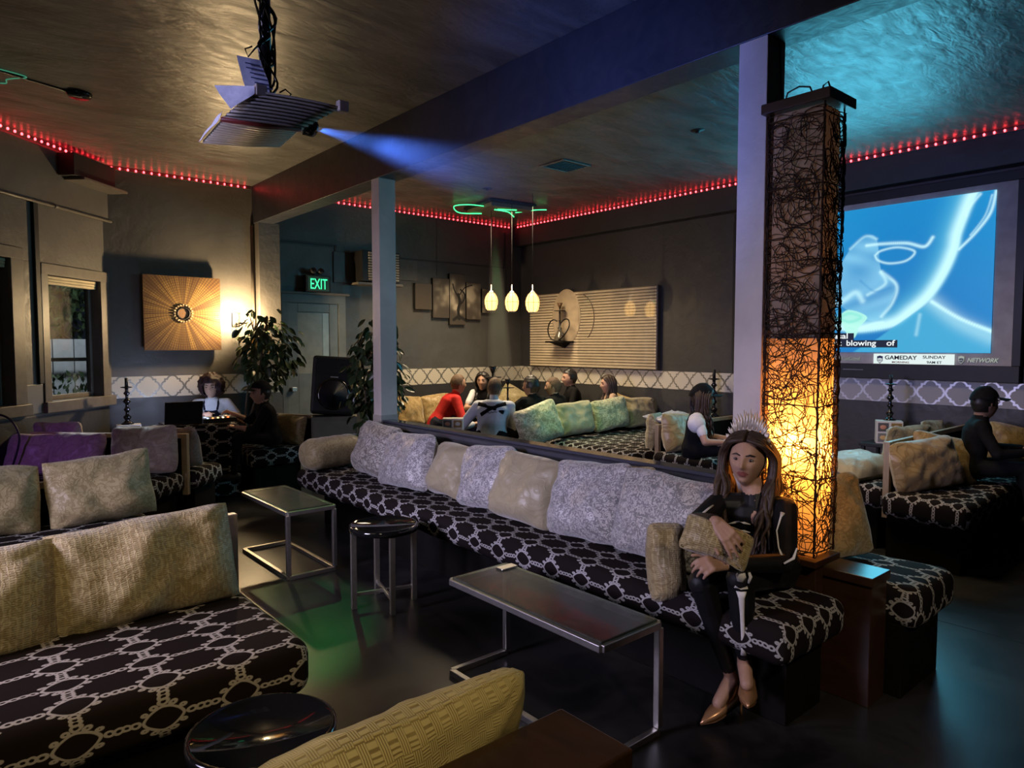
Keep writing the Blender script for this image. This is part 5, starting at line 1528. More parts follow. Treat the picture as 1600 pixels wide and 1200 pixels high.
b_ = MB(); wbox(b_, 0.22, 0.80, 3.141, 3.345, 0.04, 0.20); b_.build('enclosure', M['black'], t)
t = thing('conduit', 'thin painted pipe along the slanted window wall', 'pipe', tuple(wl(1.5, 2.84, 0.045)))
b_ = MB(); b_.tube([wl(0.0, 2.835, 0.05), wl(1.5, 2.84, 0.05), wl(4.4, 2.84, 0.05)], 0.013, 8); b_.build('pipe_run', M['trimwood'], t)
b_ = MB()
for s in (0.02, 0.86, 1.7): b_.tube([wl(s - 0.02, 2.84, 0.05), wl(s + 0.02, 2.84, 0.05)], 0.018, 8)
b_.build('coupling', M['trimwood'], t)
tag(MB().tube([(2.955, 8.115, 0.6), (2.955, 8.115, 2.95)], 0.02, 8).build('wall_pipe', M['trimwood']), 'vertical painted pipe beside the wall sconce', 'pipe')
t = thing('microphone_cable', 'black cable bowed over the back of the far left sofa', 'cable', (0.55, 6.85, 0.5))
MB().tube(catmull([(0.36, 7.0, 1.02), (0.475, 6.93, 0.995), (0.533, 6.87, 0.94), (0.568, 6.84, 0.84), (0.557, 6.84, 0.73), (0.51, 6.86, 0.56), (0.49, 6.86, 0.50)], 5), 0.009, 6).build('cable_run', M['black'], t)

# ceiling things
t = thing('ceiling_vent', 'square louvred air vent in the ceiling right of the beam', 'vent', (5.08, 5.11, ZC - 0.02))
vb = MB()
for q in ((4.88, 5.28, 4.93, 4.96), (4.88, 5.28, 5.26, 5.29), (4.88, 4.91, 4.96, 5.26), (5.25, 5.28, 4.96, 5.26)): vb.box(*q, ZC - 0.015, ZC)
vb.build('frame', M['trimwood'], t)
for k in range(7):
    MB().obox((5.08, 4.99 + k * 0.041, ZC - 0.010), (0.34, 0.028, 0.004), rotm(R(35), 0, 0)).build('louvre', M['trimwood'], t)
t = thing('ceiling_cassette', 'hanging ceiling panel with laser light drawn as green glowing tubes near the corner', 'ceiling panel', (5.85, 7.1, 3.33))
MB().obox((5.85, 7.10, 3.345), (0.62, 0.62, 0.05), rotm(0, 0, R(-8))).build('panel', plain('cassette_panel', (0.16, 0.125, 0.085), 0.5), t)
MB().obox((5.85, 7.10, 3.385), (0.70, 0.70, 0.03), rotm(0, 0, R(-8))).build('mount', M['black'], t)
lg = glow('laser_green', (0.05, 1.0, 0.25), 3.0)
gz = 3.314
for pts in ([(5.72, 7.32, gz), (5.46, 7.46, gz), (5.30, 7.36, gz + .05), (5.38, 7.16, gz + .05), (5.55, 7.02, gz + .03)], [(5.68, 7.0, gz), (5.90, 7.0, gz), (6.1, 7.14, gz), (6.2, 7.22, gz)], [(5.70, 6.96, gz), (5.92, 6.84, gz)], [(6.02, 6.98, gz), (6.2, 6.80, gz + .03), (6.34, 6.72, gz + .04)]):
    MB().tube(catmull(pts, 6), 0.006, 5).build('laser_light_tube', lg, t)  # glowing tubes drawn for laser light cast on the panel
for k, (x, y, lb) in enumerate(((5.13, 3.55, 'round ceiling sprinkler plate between the pillars'), (5.13, 6.45, 'small ceiling sprinkler plate above the lanterns'))):
    tag(MB().lathe([(0.0, -0.022), (0.02, -0.02), (0.022, -0.008), (0.055, -0.004), (0.06, 0.0), (0, 0)], (x, y, ZC), 18).build('ceiling_sprinkler', M['black']), lb, 'sprinkler')
tag(MB().tube(catmull([(0.25, 5.75, 3.402), (0.594, 5.82, 3.402), (0.545, 5.92, 3.402), (0.507, 5.98, 3.402), (0.507, 6.07, 3.402), (0.40, 6.11, 3.402)], 6), 0.004, 5).build('laser_light_tube', glow('laser_dim', (0.10, 0.6, 0.35), 0.35)), 'faint glowing tube drawn as a green laser line on the ceiling at the left picture edge', 'laser line')  # glowing tube in place of laser light cast on the ceiling
t = thing('smoke_detector', 'round detector on a cable run across the left ceiling', 'detector', (0.94, 5.98, ZC - 0.03))
MB().lathe([(0.0, -0.03), (0.07, -0.03), (0.085, -0.015), (0.085, 0), (0, 0)], (0.94, 5.98, ZC), 20).build('housing', M['black_gloss'], t)
MB().tube([(0.86, 5.97, ZC - 0.006), (-0.2, 5.6, ZC - 0.006), (-1.8, 5.05, ZC - 0.006)], 0.008, 6).build('cable', M['black'], t)
# ================================================================== PEOPLE
def head_fn(female=False, s=1.0):
    def fn(d):
        x, y, z = 0.0755 * d.x, 0.096 * d.y, 0.118 * d.z
        if d.z < 0:
            k = min(1.0, -d.z)
            x *= 1 - (0.34 if female else 0.26) * k ** 1.3
            y *= 1 - 0.16 * k if d.y > 0 else 1 - 0.30 * k
            if d.y > 0: y += 0.012 * k
        else:
            y *= 1.0 + 0.04 * (d.y < 0)
        if d.y > 0.05:
            f = min(1.0, d.y * 1.6)
            def g(cx, cz, sx, sz): return math.exp(-((x - cx) / sx) ** 2 - ((z - cz) / sz) ** 2) * f
            y += 0.0215 * g(0, -0.024, 0.0125, 0.015) + 0.012 * g(0, 0.0, 0.009, 0.022) + 0.006 * g(0, -0.03, 0.02, 0.009)
            y -= 0.0100 * (g(0.031, 0.006, 0.017, 0.013) + g(-0.031, 0.006, 0.017, 0.013))
            y += 0.0045 * (g(0.03, 0.030, 0.022, 0.009) + g(-0.03, 0.030, 0.022, 0.009))
            y += 0.0060 * (g(0.038, -0.022, 0.02, 0.018) + g(-0.038, -0.022, 0.02, 0.018))
            y += 0.0075 * g(0, -0.051, 0.020, 0.0055) + 0.0080 * g(0, -0.063, 0.017, 0.0060) - 0.003 * g(0, -0.057, 0.022, 0.003)
            y += 0.009 * g(0, -0.094, 0.022, 0.016) - 0.004 * g(0, -0.077, 0.022, 0.007)
        return Vector((x, y, z)) * s
    return fn

class Body:
    """primitives that are fused into one continuous skin by a voxel remesh"""
    def __init__(s): s.mb = MB(); s.seg = []
    def cap(s, a, b, ra, rb, tag_, n=12):
        a, b = Vector(a), Vector(b)
        d = b - a; L = max(d.length, 1e-4); d = d.normalized()
        pts, rad = [], []
        for k in range(4):
            t = math.pi / 2 * (1 - k / 3.0)
            pts.append(a - d * ra * math.sin(t)); rad.append(max(0.001, ra * math.cos(t)))
        for k in range(1, 4):
            pts.append(a.lerp(b, k / 4)); rad.append(ra + (rb - ra) * k / 4)
        for k in range(4):
            t = math.pi / 2 * k / 3.0
            pts.append(b + d * rb * math.sin(t)); rad.append(max(0.001, rb * math.cos(t)))
        s.mb.tube(pts, rad, n)
        s.seg.append((a, b, ra, rb, tag_))
    def loft(s, secs, tag_):
        """secs: (centre, half width, half depth, side vector, front vector)"""
        n = 20; vs, fs = [], []
        for (c, rx, ry, sv, fv) in secs:
            for k in range(n):
                a = 2 * math.pi * k / n
                ca, sa = math.cos(a), math.sin(a)
                vs.append(c + sv * rx * math.copysign(abs(ca) ** 0.85, ca) + fv * ry * math.copysign(abs(sa) ** 0.85, sa))
        m = len(secs)
        for i in range(m - 1):
            for k in range(n):
                k2 = (k + 1) % n
                fs.append((i * n + k, i * n + k2, (i + 1) * n + k2, (i + 1) * n + k))
        fs.append(tuple(range(n))[::-1]); fs.append(tuple((m - 1) * n + k for k in range(n)))
        s.mb.add(vs, fs)
        for i in range(m - 1):
            r = min(secs[i][1], secs[i + 1][1]) * 0.72
            s.seg.append((secs[i][0], secs[i + 1][0], r, r, tag_))
            for q in (-0.5, 0.5):
                s.seg.append((secs[i][0] + secs[i][3] * secs[i][1] * q, secs[i + 1][0] + secs[i + 1][3] * secs[i + 1][1] * q, r * 0.62, r * 0.62, tag_))
    def head(s, c, Rm, fn, tag_='skin', nu=40, nv=30):
        s.mb.ell(c, None, Rm, nu, nv, 0, fn)
        for sx in (-1, 1):
            s.mb.ell(Vector(c) + Rm @ Vector((0.071 * sx, -0.008, -0.004)), (0.010, 0.019, 0.030), Rm, 10, 8)
        up = Rm @ Vector((0, 0, 1)); fr = Rm @ Vector((0, 1, 0))
        s.seg.append((Vector(c) - up * 0.05 + fr * 0.02, Vector(c) + up * 0.04, 0.075, 0.085, tag_))
    def hand(s, w, d, back, thumb_side, curl=0.5, tag_='skin', size=1.0, spread=0.12):
        w, d, back = Vector(w), Vector(d).normalized(), Vector(back)
        back = (back - d * back.dot(d)).normalized()
        ac = d.cross(back).normalized() * thumb_side              # towards the thumb
        def loc(p): return w + (ac * p[0] + d * p[1] + back * p[2]) * size
        for k, xo in enumerate((0.026, 0.009, -0.009, -0.026)):   # palm as four metacarpals
            s.cap(loc((xo * 0.55, 0.0, 0)), loc((xo, 0.080 - 0.004 * abs(k - 1), 0.004)), 0.014 * size, 0.0125 * size, tag_, 8)
        Ls = (0.072, 0.080, 0.074, 0.058)
        for k, xo in enumerate((0.028, 0.0095, -0.0095, -0.028)):
            p = Vector((xo, 0.082 - 0.004 * abs(k - 1), 0.003)); a = 0.15 + 0.05 * k; dirx = (1.5 - k) * spread
            for j, fr in enumerate((0.45, 0.32, 0.25)):
                a += curl * (0.85, 1.0, 0.7)[j]
                q = p + Vector((dirx * math.cos(a), math.cos(a), -math.sin(a))) * Ls[k] * fr
                s.cap(loc(p), loc(q), (0.0092 - 0.0008 * j) * size, (0.0086 - 0.0009 * j) * size, tag_, 8)
                p = q
        p = Vector((0.020, 0.022, -0.004))
        for j, (dx, dy, dz, L, r) in enumerate(((0.75, 0.62, -0.25, 0.040, 0.0125), (0.42, 0.85, -0.30, 0.032, 0.0105), (0.15, 0.92, -0.32, 0.026, 0.0092))):
            q = p + Vector((dx, dy, dz)).normalized() * L
            s.cap(loc(p), loc(q), r * size, r * 0.88 * size, tag_, 8)
            p = q
    def finish(s, parent, mats, voxel=0.009, smooth=2, special=None):
        """fuse, smooth, and give every face the cloth or skin of its nearest limb"""
        tmp = bpy.data.meshes.new('tmp'); tmp.from_pydata([tuple(p) for p in s.mb.v], [], s.mb.f)
        o = bpy.data.objects.new('tmp', tmp); COL.objects.link(o)
        md = o.modifiers.new('fuse', 'REMESH'); md.mode = 'VOXEL'; md.voxel_size = voxel
        ms = o.modifiers.new('soft', 'SMOOTH'); ms.factor = 0.5; ms.iterations = smooth
        me = bpy.data.meshes.new_from_object(o.evaluated_get(bpy.context.evaluated_depsgraph_get()))
        bpy.data.objects.remove(o); bpy.data.meshes.remove(tmp)
        nv, nf = len(me.vertices), len(me.polygons)
        co = np.zeros(nv * 3); me.vertices.foreach_get('co', co); co = co.reshape(-1, 3)
        ce = np.zeros(nf * 3); me.polygons.foreach_get('center', ce); ce = ce.reshape(-1, 3)
        keys = list(mats)
        best = np.full(nf, 9.0); idx = np.zeros(nf, int)
        for (a, b, ra, rb, tg) in s.seg:
            a, b = np.array(a), np.array(b); ab = b - a
            t = np.clip(((ce - a) @ ab) / max(ab @ ab, 1e-9), 0, 1)
            d = np.linalg.norm(ce - a - t[:, None] * ab, axis=1) - (ra + (rb - ra) * t)
            k = d < best
            best[k] = d[k]; idx[k] = keys.index(tg)
        if special: special(ce, idx, keys)
        Mi = np.array(_m(parent).inverted())
        co = co @ Mi[:3, :3].T + Mi[:3, 3]
        me.vertices.foreach_set('co', co.ravel())
        me.materials.clear()
        for k in keys: me.materials.append(mats[k])
        me.polygons.foreach_set('material_index', idx)
        me.polygons.foreach_set('use_smooth', np.ones(nf, bool))
        me.update(); me.name = 'body'
        ob = bpy.data.objects.new('body', me); COL.objects.link(ob); ob.parent = parent
        WM[ob.name] = _m(parent).copy()
        return ob

def headrot(yaw, pitch=0.0, roll=0.0):
    """yaw: compass facing (0 = +Y, 90 = +X); pitch up positive"""
    return rotm(0, 0, -R(yaw)) @ rotm(R(pitch), 0, 0) @ rotm(0, R(roll), 0)

def hair_shell(parent, c, Rm, fn, mat, keep, thick=0.010, rough=0.004, freq=40, name='hair', nu=40, nv=30, seed=0):
    mb = MB()
    def f2(d):
        p = fn(d)
        k = 1 + (thick + rough * noise.noise(d * freq * 0.1 + Vector((seed, 0, 0))) + rough * 0.7 * noise.noise(d * freq * 0.3)) / 0.095
        q = Vector((p.x * k, p.y * (k if d.y < 0.35 else 1 + (k - 1) * 0.8), p.z * k))
        return q
    mb.ell(c, None, Rm, nu, nv, 0, f2)
    dirs = []
    for j in range(nv + 1):
        th = math.pi * j / nv
        for i in range(nu):
            ph = 2 * math.pi * i / nu
            dirs.append(Vector((math.sin(th) * math.cos(ph), math.sin(th) * math.sin(ph), math.cos(th))))
    kf = [k for k, fc in enumerate(mb.f) if all(keep(dirs[i]) for i in fc)]
    mb.f = [mb.f[k] for k in kf]; mb.mi = [0] * len(kf); mb.sm = [True] * len(kf); mb.uv = [None] * len(kf)
    return mb.build(name, mat, parent)

def short_mask(d): return d.z > 0.50 - 0.12 * (d.y < 0.5) or (d.y < 0.28 and d.z > -0.12) or (d.y < -0.2 and d.z > -0.55)
def full_mask(d): return d.z > 0.42 or (d.y < 0.30 and d.z > -0.45) or (d.y < -0.1 and d.z > -0.9)

def eyes(parent, c, Rm, dark=M['iris']):
    for sx in (-1, 1):
        p = Vector(c) + Rm @ Vector((0.031 * sx, 0.0765, 0.006))
        MB().ell(p, (0.0125, 0.009, 0.0062), Rm, 12, 8).build('eye', M['eye'], parent)
        MB().ell(p + Rm @ Vector((-0.001 * sx, 0.0058, 0)), (0.0058, 0.0042, 0.0062), Rm, 10, 6).build('iris', dark, parent)
        MB().tube([Vector(c) + Rm @ Vector((sx * q[0], q[1], q[2])) for q in ((0.012, 0.092, 0.023), (0.03, 0.090, 0.030), (0.049, 0.079, 0.024))], [0.0030, 0.0036, 0.0016], 6).build('eyebrow', M['brow'], parent)

def ik(a, b, l1, l2, hint):
    a, b, hint = Vector(a), Vector(b), Vector(hint)
    d = b - a; L = min(d.length, (l1 + l2) * 0.999)
    d.normalize()
    x = (l1 * l1 - l2 * l2 + L * L) / (2 * L)
    h = math.sqrt(max(0.0, l1 * l1 - x * x))
    n = hint - d * hint.dot(d)
    n = n.normalized() if n.length > 1e-5 else d.orthogonal().normalized()
    return a + d * x + n * h

def sitter(label, head, yaw, lean, seat, shirt, pants, skin='skin', hyaw=None, hpitch=0, hands=None, sleeve='long', sleeve_mat=None, female=False, scale=None, shoe='black', knee_up=0.06, hair=('short', 'hair_short'), group=None, side_lean=0.0, spread=0.12):
    """a seated person built from the head position down to the seat"""
    hd = Vector(head)
    f = Vector((math.sin(R(yaw)), math.cos(R(yaw)), 0)); r = Vector((f.y, -f.x, 0)); up = Vector((0, 0, 1))
    th = R(lean)
    sax = (up * math.cos(th) + f * math.sin(th) + r * side_lean).normalized()          # spine axis
    fsp = (f * math.cos(th) - up * math.sin(th)).normalized()
    sc = scale or max(0.84, min(1.06, (hd.z - seat - 0.11) / (math.cos(th) * 0.50 + 0.17)))
    neck = hd - up * 0.125 * sc - f * 0.028 * sc
    pel = neck - sax * 0.50 * sc
    pel.z = seat + 0.11
    sax = (neck - pel).normalized(); fsp = (f - sax * f.dot(sax)).normalized()
    T = (neck - pel).length
    def sp(k): return pel + sax * T * k
    t = thing('person', label, 'person', (pel.x, pel.y, seat), 0, group)
    B = Body()
    w = 0.9 if female else 1.0
    secs = [(pel - sax * 0.07, 0.145 * sc, 0.105 * sc, r, fsp), (sp(0.05), 0.175 * sc, 0.125 * sc, r, fsp), (sp(0.28), 0.150 * sc * w, 0.110 * sc, r, fsp), (sp(0.5), 0.158 * sc * w, 0.112 * sc, r, fsp),
            (sp(0.72), 0.178 * sc * w, 0.120 * sc, r, fsp), (sp(0.86), 0.165 * sc * w, 0.100 * sc, r, fsp), (sp(0.95), 0.095 * sc, 0.070 * sc, r, fsp), (sp(1.0), 0.056, 0.056, r, fsp)]
    B.loft(secs, 'shirt')
    Rm = headrot(hyaw if hyaw is not None else yaw, hpitch)
    fn = head_fn(female, 0.98)
    B.cap(neck - up * 0.03, hd - up * 0.04 - (Rm @ Vector((0, 1, 0))) * 0.02, 0.052 * w, 0.050 * w, 'skin')
    B.head(hd, Rm, fn)
    B.seg.append((neck + up * 0.01, hd - up * 0.06, 0.062, 0.062, 'skin'))
    hs = hands or [(0.13, 0.34, 0.16), (-0.13, 0.34, 0.16)]
    for i, sx in enumerate((1, -1)):
        sh = sp(0.86) + r * sx * 0.165 * sc * w
        q = hs[i]
        wr_ = Vector(q) if len(q) == 3 and max(abs(v) for v in q) > 1.2 else pel + r * q[0] + f * q[1] + up * q[2]
        l1, l2 = 0.285 * sc, 0.25 * sc
        d = wr_ - sh
        if d.length > (l1 + l2) * 0.99: wr_ = sh + d.normalized() * (l1 + l2) * 0.985
        el = ik(sh, wr_, l1, l2, -up * 0.8 + r * sx * 0.7 - f * 0.35)
        sl = 'sleeve' if sleeve_mat else 'shirt'
        B.cap(sp(0.84) + r * sx * 0.10 * sc, sh, 0.068 * sc, 0.060 * sc, sl)
        if sleeve == 'short':
            m_ = sh.lerp(el, 0.62)
            B.cap(sh, m_, 0.058 * sc, 0.056 * sc, sl); B.cap(m_, el, 0.043 * sc, 0.040 * sc, 'skin'); B.cap(el, wr_, 0.040 * sc, 0.027 * sc, 'skin')
        elif sleeve == 'mid':
            m_ = el.lerp(wr_, 0.25)
            B.cap(sh, el, 0.058 * sc, 0.050 * sc, sl); B.cap(el, m_, 0.049 * sc, 0.047 * sc, sl); B.cap(m_, wr_, 0.038 * sc, 0.027 * sc, 'skin')
        else:
            B.cap(sh, el, 0.058 * sc, 0.050 * sc, sl); B.cap(el, wr_, 0.047 * sc, 0.036 * sc, sl)
        fd = (wr_ - el).normalized()
        B.hand(wr_ + fd * 0.01, fd + f * 0.2, up + r * sx * 0.4, -sx, 0.45, 'skin', 0.98 * sc)
        hip = pel + r * sx * 0.085 * sc
        kn = pel + r * sx * (0.085 + spread * 0.5) * sc + f * 0.40 * sc + up * (knee_up - 0.02)
        an = kn + f * 0.05 - up * min(0.42 * sc, kn.z - 0.09) + r * sx * 0.02
        B.cap(hip, kn, 0.088 * sc, 0.064 * sc, 'pants'); B.cap(kn, an, 0.058 * sc, 0.042 * sc, 'pants')
        B.cap(an - up * 0.03 - f * 0.03, an - up * 0.045 + f * 0.13, 0.040, 0.033, 'shoe')
    mats = {'shirt': M[shirt], 'skin': M[skin], 'pants': M[pants], 'shoe': M[shoe]}
    if sleeve_mat: mats['sleeve'] = M[sleeve_mat]
    B.finish(t, mats, 0.0095, 3)
    if hair:
        kind, hm = hair[0], M[hair[1]]
        if kind == 'short': hair_shell(t, hd, Rm, fn, hm, short_mask, 0.006, 0.003)
        elif kind == 'thick': hair_shell(t, hd, Rm, fn, hm, short_mask, 0.016, 0.009, 60)
        elif kind == 'long': long_hair(t, hd, Rm, fn, hm, 26, 0.30, 0.011, 5)
        elif kind == 'afro':
            mb = MB()
            def fa(d):
                k = 0.135 + 0.020 * noise.noise(d * 4.0) + 0.010 * noise.noise(d * 11.0)
                return Vector((d.x * k * 1.02, d.y * k, d.z * k * 1.05))
            mb.ell(hd + Rm @ Vector((0, -0.028, 0.022)), None, Rm, 44, 30, 0, fa)
            Ri = Rm.transposed()
            keep = []
            for k, fc in enumerate(mb.f):
                c = sum((Ri @ (mb.v[i] if isinstance(mb.v[i], Vector) else Vector(mb.v[i]) ) - Ri @ hd for i in fc), Vector()) / len(fc)
                if not (c.y > 0.055 and abs(c.x) < 0.064 and c.z < 0.055) and c.z > -0.10: keep.append(k)
            mb.f = [mb.f[k] for k in keep]; mb.mi = [0] * len(keep); mb.sm = [True] * len(keep); mb.uv = [None] * len(keep)
            mb.build('hair', hm, t)
    eyes(t, hd, Rm)
    t['_'] = 0; del t['_']
    return t, hd, Rm, fn, dict(pel=pel, sp=sp, f=f, r=r, fsp=fsp, sax=sax, sc=sc)

def long_hair(parent, c, Rm, fn, mat, n, length, rad_, seed, front=1.0, wave=0.012, extra=0.0, fy=0.03, name='hair'):
    """scalp shell plus tapering wavy locks that fall past the shoulders, as one mesh"""
    lr = random.Random(seed)
    c = Vector(c)
    mb = MB()
    for side in (-1, 1):
        for i in range(n):
            k = (i + 0.5) / n                                    # 0 = front of the parting, 1 = nape
            y0 = 0.075 - 0.165 * k
            zt = 0.118 * math.sqrt(max(0.05, 1 - (y0 / 0.105) ** 2)) + 0.006
            wide = 0.082 + extra + (0.012 + extra) * lr.random()
            ys = fy * (1 - k) - 0.085 * k
            p = [Vector((side * 0.006, y0, zt)), Vector((side * wide * 0.62, y0 * 0.95, zt * 0.80)), Vector((side * wide, ys, 0.02)), Vector((side * (wide + 0.004), ys - 0.004, -0.06))]
            end_y = (0.075 * front * (1 - k) - 0.09 * k) + lr.uniform(-0.02, 0.02)
            L = length * lr.uniform(0.80, 1.08)
            sx = side * (0.060 + (0.07 + extra * 2) * lr.random()) * (1 - 0.55 * k)
            for q in range(1, 6):
                s = q / 5
                p.append(Vector((side * wide * (1 - s) + sx * s + wave * math.sin(s * 9 + lr.uniform(0, 6)), ys * (1 - s) + end_y * s + wave * math.cos(s * 8 + i), -0.06 - L * s)))
            pts = [c + Rm @ Vector(q) if j < 4 else c + rotm(0, 0, Rm.to_euler().z) @ Vector(q) for j, q in enumerate(p)]
            cc = catmull([tuple(q) for q in pts], 5)
            m = len(cc)
            rr_ = [rad_ * (0.55 + 0.6 * math.sin(math.pi * min(1.0, (j / m) * 0.8 + 0.12))) * (1 - 0.75 * max(0, j / m - 0.72) / 0.28) for j in range(m)]
            mb.tube([Vector(q) for q in cc], rr_, 6)
    f2 = lambda d: Vector((fn(d).x * 1.06, fn(d).y * 1.05, fn(d).z * 1.05))
    sub = MB().ell(c, None, Rm, 36, 26, 0, f2)
    dirs = []
    for j in range(27):
        th_ = math.pi * j / 26
        for i in range(36):
            ph = 2 * math.pi * i / 36
            dirs.append(Vector((math.sin(th_) * math.cos(ph), math.sin(th_) * math.sin(ph), math.cos(th_))))
    fs = [fc for fc in sub.f if all((dirs[i].z > 0.62 or (dirs[i].y < 0.2 and dirs[i].z > -0.6)) for i in fc)]
    mb.add(sub.v, fs)
    return mb.build(name, mat, parent)

# ------------------------------------------------------------------ the woman in the skeleton outfit
t = thing('person', 'seated woman in black skeleton-print outfit with silver crown and long brown hair', 'person', (2.78, 1.58, 0.5))
Hc = Vector((2.713, 1.597, 1.072))
Rm = headrot(252, 3, -3)
fn = head_fn(True, 0.97)
B = Body()
nk, pv_ = Vector((2.745, 1.575, 0.925)), Vector((2.80, 1.575, 0.590))
rv = Vector((0.42, -0.90, 0.0)).normalized(); fv = Vector((-0.90, -0.42, 0)).normalized()
rv = -rv if False else rv
sv = Vector((0.50, -0.86, 0.06)).normalized()                  # towards her left shoulder
fv = Vector((-0.86, -0.50, 0.0)).normalized()
axs = (nk - pv_)
def tp(k): return pv_ + axs * k
B.loft([(pv_ - Vector((0, 0, 0.07)), 0.150, 0.115, sv, fv), (tp(0.08), 0.170, 0.122, sv, fv), (tp(0.35), 0.125, 0.095, sv, fv), (tp(0.55), 0.135, 0.100, sv, fv), (tp(0.74), 0.150, 0.108, sv, fv), (tp(0.86), 0.140, 0.085, sv, fv), (tp(0.905), 0.075, 0.055, sv, fv)], 'cloth')
B.cap(nk - Vector((0, 0, 0.055)) + fv * 0.030, nk + fv * 0.01, 0.050, 0.047, 'skin')
B.cap(nk - Vector((0, 0, 0.03)), Hc + Rm @ Vector((0, -0.02, -0.05)), 0.047, 0.045, 'skin')
B.head(Hc, Rm, fn, 'skin', 72, 56)
B.seg.append((nk - Vector((0, 0, 0.015)) + fv * 0.012, Hc - Vector((0, 0, 0.06)), 0.064, 0.064, 'skin'))
B.seg.append((nk + fv * 0.05 - Vector((0, 0, 0.03)), nk + fv * 0.085 - Vector((0, 0, 0.105)), 0.042, 0.012, 'skin'))
shR, shL = Vector((2.635, 1.690, 0.868)), Vector((2.742, 1.437, 0.878))
elR, wrR = Vector((2.440, 1.660, 0.830)), Vector((2.262, 1.458, 0.900))
elL, wrL = Vector((2.555, 1.330, 0.712)), Vector((2.290, 1.440, 0.735))
for sh, el, w_ in ((shR, elR, wrR), (shL, elL, wrL)):
    B.cap(tp(0.84) + (sh - tp(0.86)) * 0.5, sh, 0.058, 0.052, 'cloth')
    B.cap(sh, el, 0.052, 0.043, 'cloth')
    m_ = el.lerp(w_, 0.90)
    B.cap(el, m_, 0.041, 0.031, 'cloth')
    B.cap(m_, w_, 0.026, 0.023, 'skin')
B.hand(wrR, Vector((-0.02, -0.72, -0.58)), Vector((-0.70, -0.35, 0.62)), 1, 0.25, 'skin', 0.96)
B.hand(wrL, Vector((-0.95, 0.22, 0.14)), Vector((-0.10, -0.60, 0.80)), 1, 0.62, 'skin', 0.96)
hipL, hipR = pv_ + sv * 0.085, pv_ - sv * 0.085
kn1, an1 = Vector((2.415, 1.440, 0.650)), Vector((2.492, 1.463, 0.275))
kn2, an2 = Vector((2.375, 1.590, 0.605)), Vector((2.535, 1.545, 0.170))
for hp, kn, an in ((hipL, kn1, an1), (hipR, kn2, an2)):
    B.cap(hp, kn, 0.088, 0.058, 'cloth')
    cf = kn.lerp(an, 0.30)
    B.cap(kn, cf, 0.055, 0.050, 'cloth'); B.cap(cf, kn.lerp(an, 0.86), 0.050, 0.034, 'cloth')
    B.cap(kn.lerp(an, 0.86), an, 0.029, 0.028, 'skin')
# feet in pumps: upper foot points at the camera, lower one to the picture left
toe1, heel1 = Vector((2.375, 1.375, 0.185)), Vector((2.540, 1.475, 0.190))
toe2, heel2 = Vector((2.365, 1.575, 0.035)), Vector((2.575, 1.530, 0.105))
B.cap(an1, Vector((2.440, 1.420, 0.225)), 0.030, 0.026, 'skin')
B.cap(an2, Vector((2.455, 1.555, 0.088)), 0.031, 0.027, 'skin')
def face_special(ce, idx, keys):
    Ri = np.array(Rm.transposed())
    q = (ce - np.array(Hc)) @ Ri.T
    lip = (q[:, 1] > 0.07) & (np.abs(q[:, 0]) < 0.024) & (q[:, 2] < -0.043) & (q[:, 2] > -0.068) & (np.abs(q[:, 0]) < 0.026 - 1.2 * np.abs(q[:, 2] + 0.0555))
    idx[lip] = keys.index('lips')
B.finish(t, {'cloth': M['cloth_satin'], 'skin': M['skin'], 'lips': M['lips']}, 0.0050, 2, face_special)
eyes(t, Hc, Rm)
long_hair(t, Hc, Rm, fn, M['hair_brown'], 85, 0.36, 0.0105, 2, 2.1, 0.016, 0.010, 0.012)
# crown: band over the head with upright silver feathers
cr_ = MB(); ft = MB()
arc = []
for i in range(15):
    a = R(-82 + 164 * i / 14)
    arc.append(Hc + Rm @ Vector((0.088 * math.sin(a), 0.028 - 0.02 * math.cos(a), 0.028 + 0.100 * math.cos(a))))
cr_.tube(arc, 0.0075, 6, ry=[0.004] * 15)
cr_.build('crown_band', M['crown'], t)
for i in range(1, 14):
    a = R(-82 + 164 * i / 14)
    o_ = Rm @ Vector((math.sin(a) * 0.75, 0.05, math.cos(a) + 0.25)).normalized()
    h_ = 0.020 + 0.075 * math.cos(a) ** 3
    for k, tl in enumerate((-0.25, 0.0, 0.25)):
        q = (o_ + (Rm @ Vector((tl, 0.0, 0)))).normalized()
        ft.tube([arc[i], arc[i] + q * h_ * 0.5, arc[i] + q * h_ * (1.0 - 0.25 * abs(tl) * 2) + Rm @ Vector((0, 0.006, 0))], [0.004, 0.0075, 0.0008], 5)
ft.build('crown_feathers', M['crown'], t)
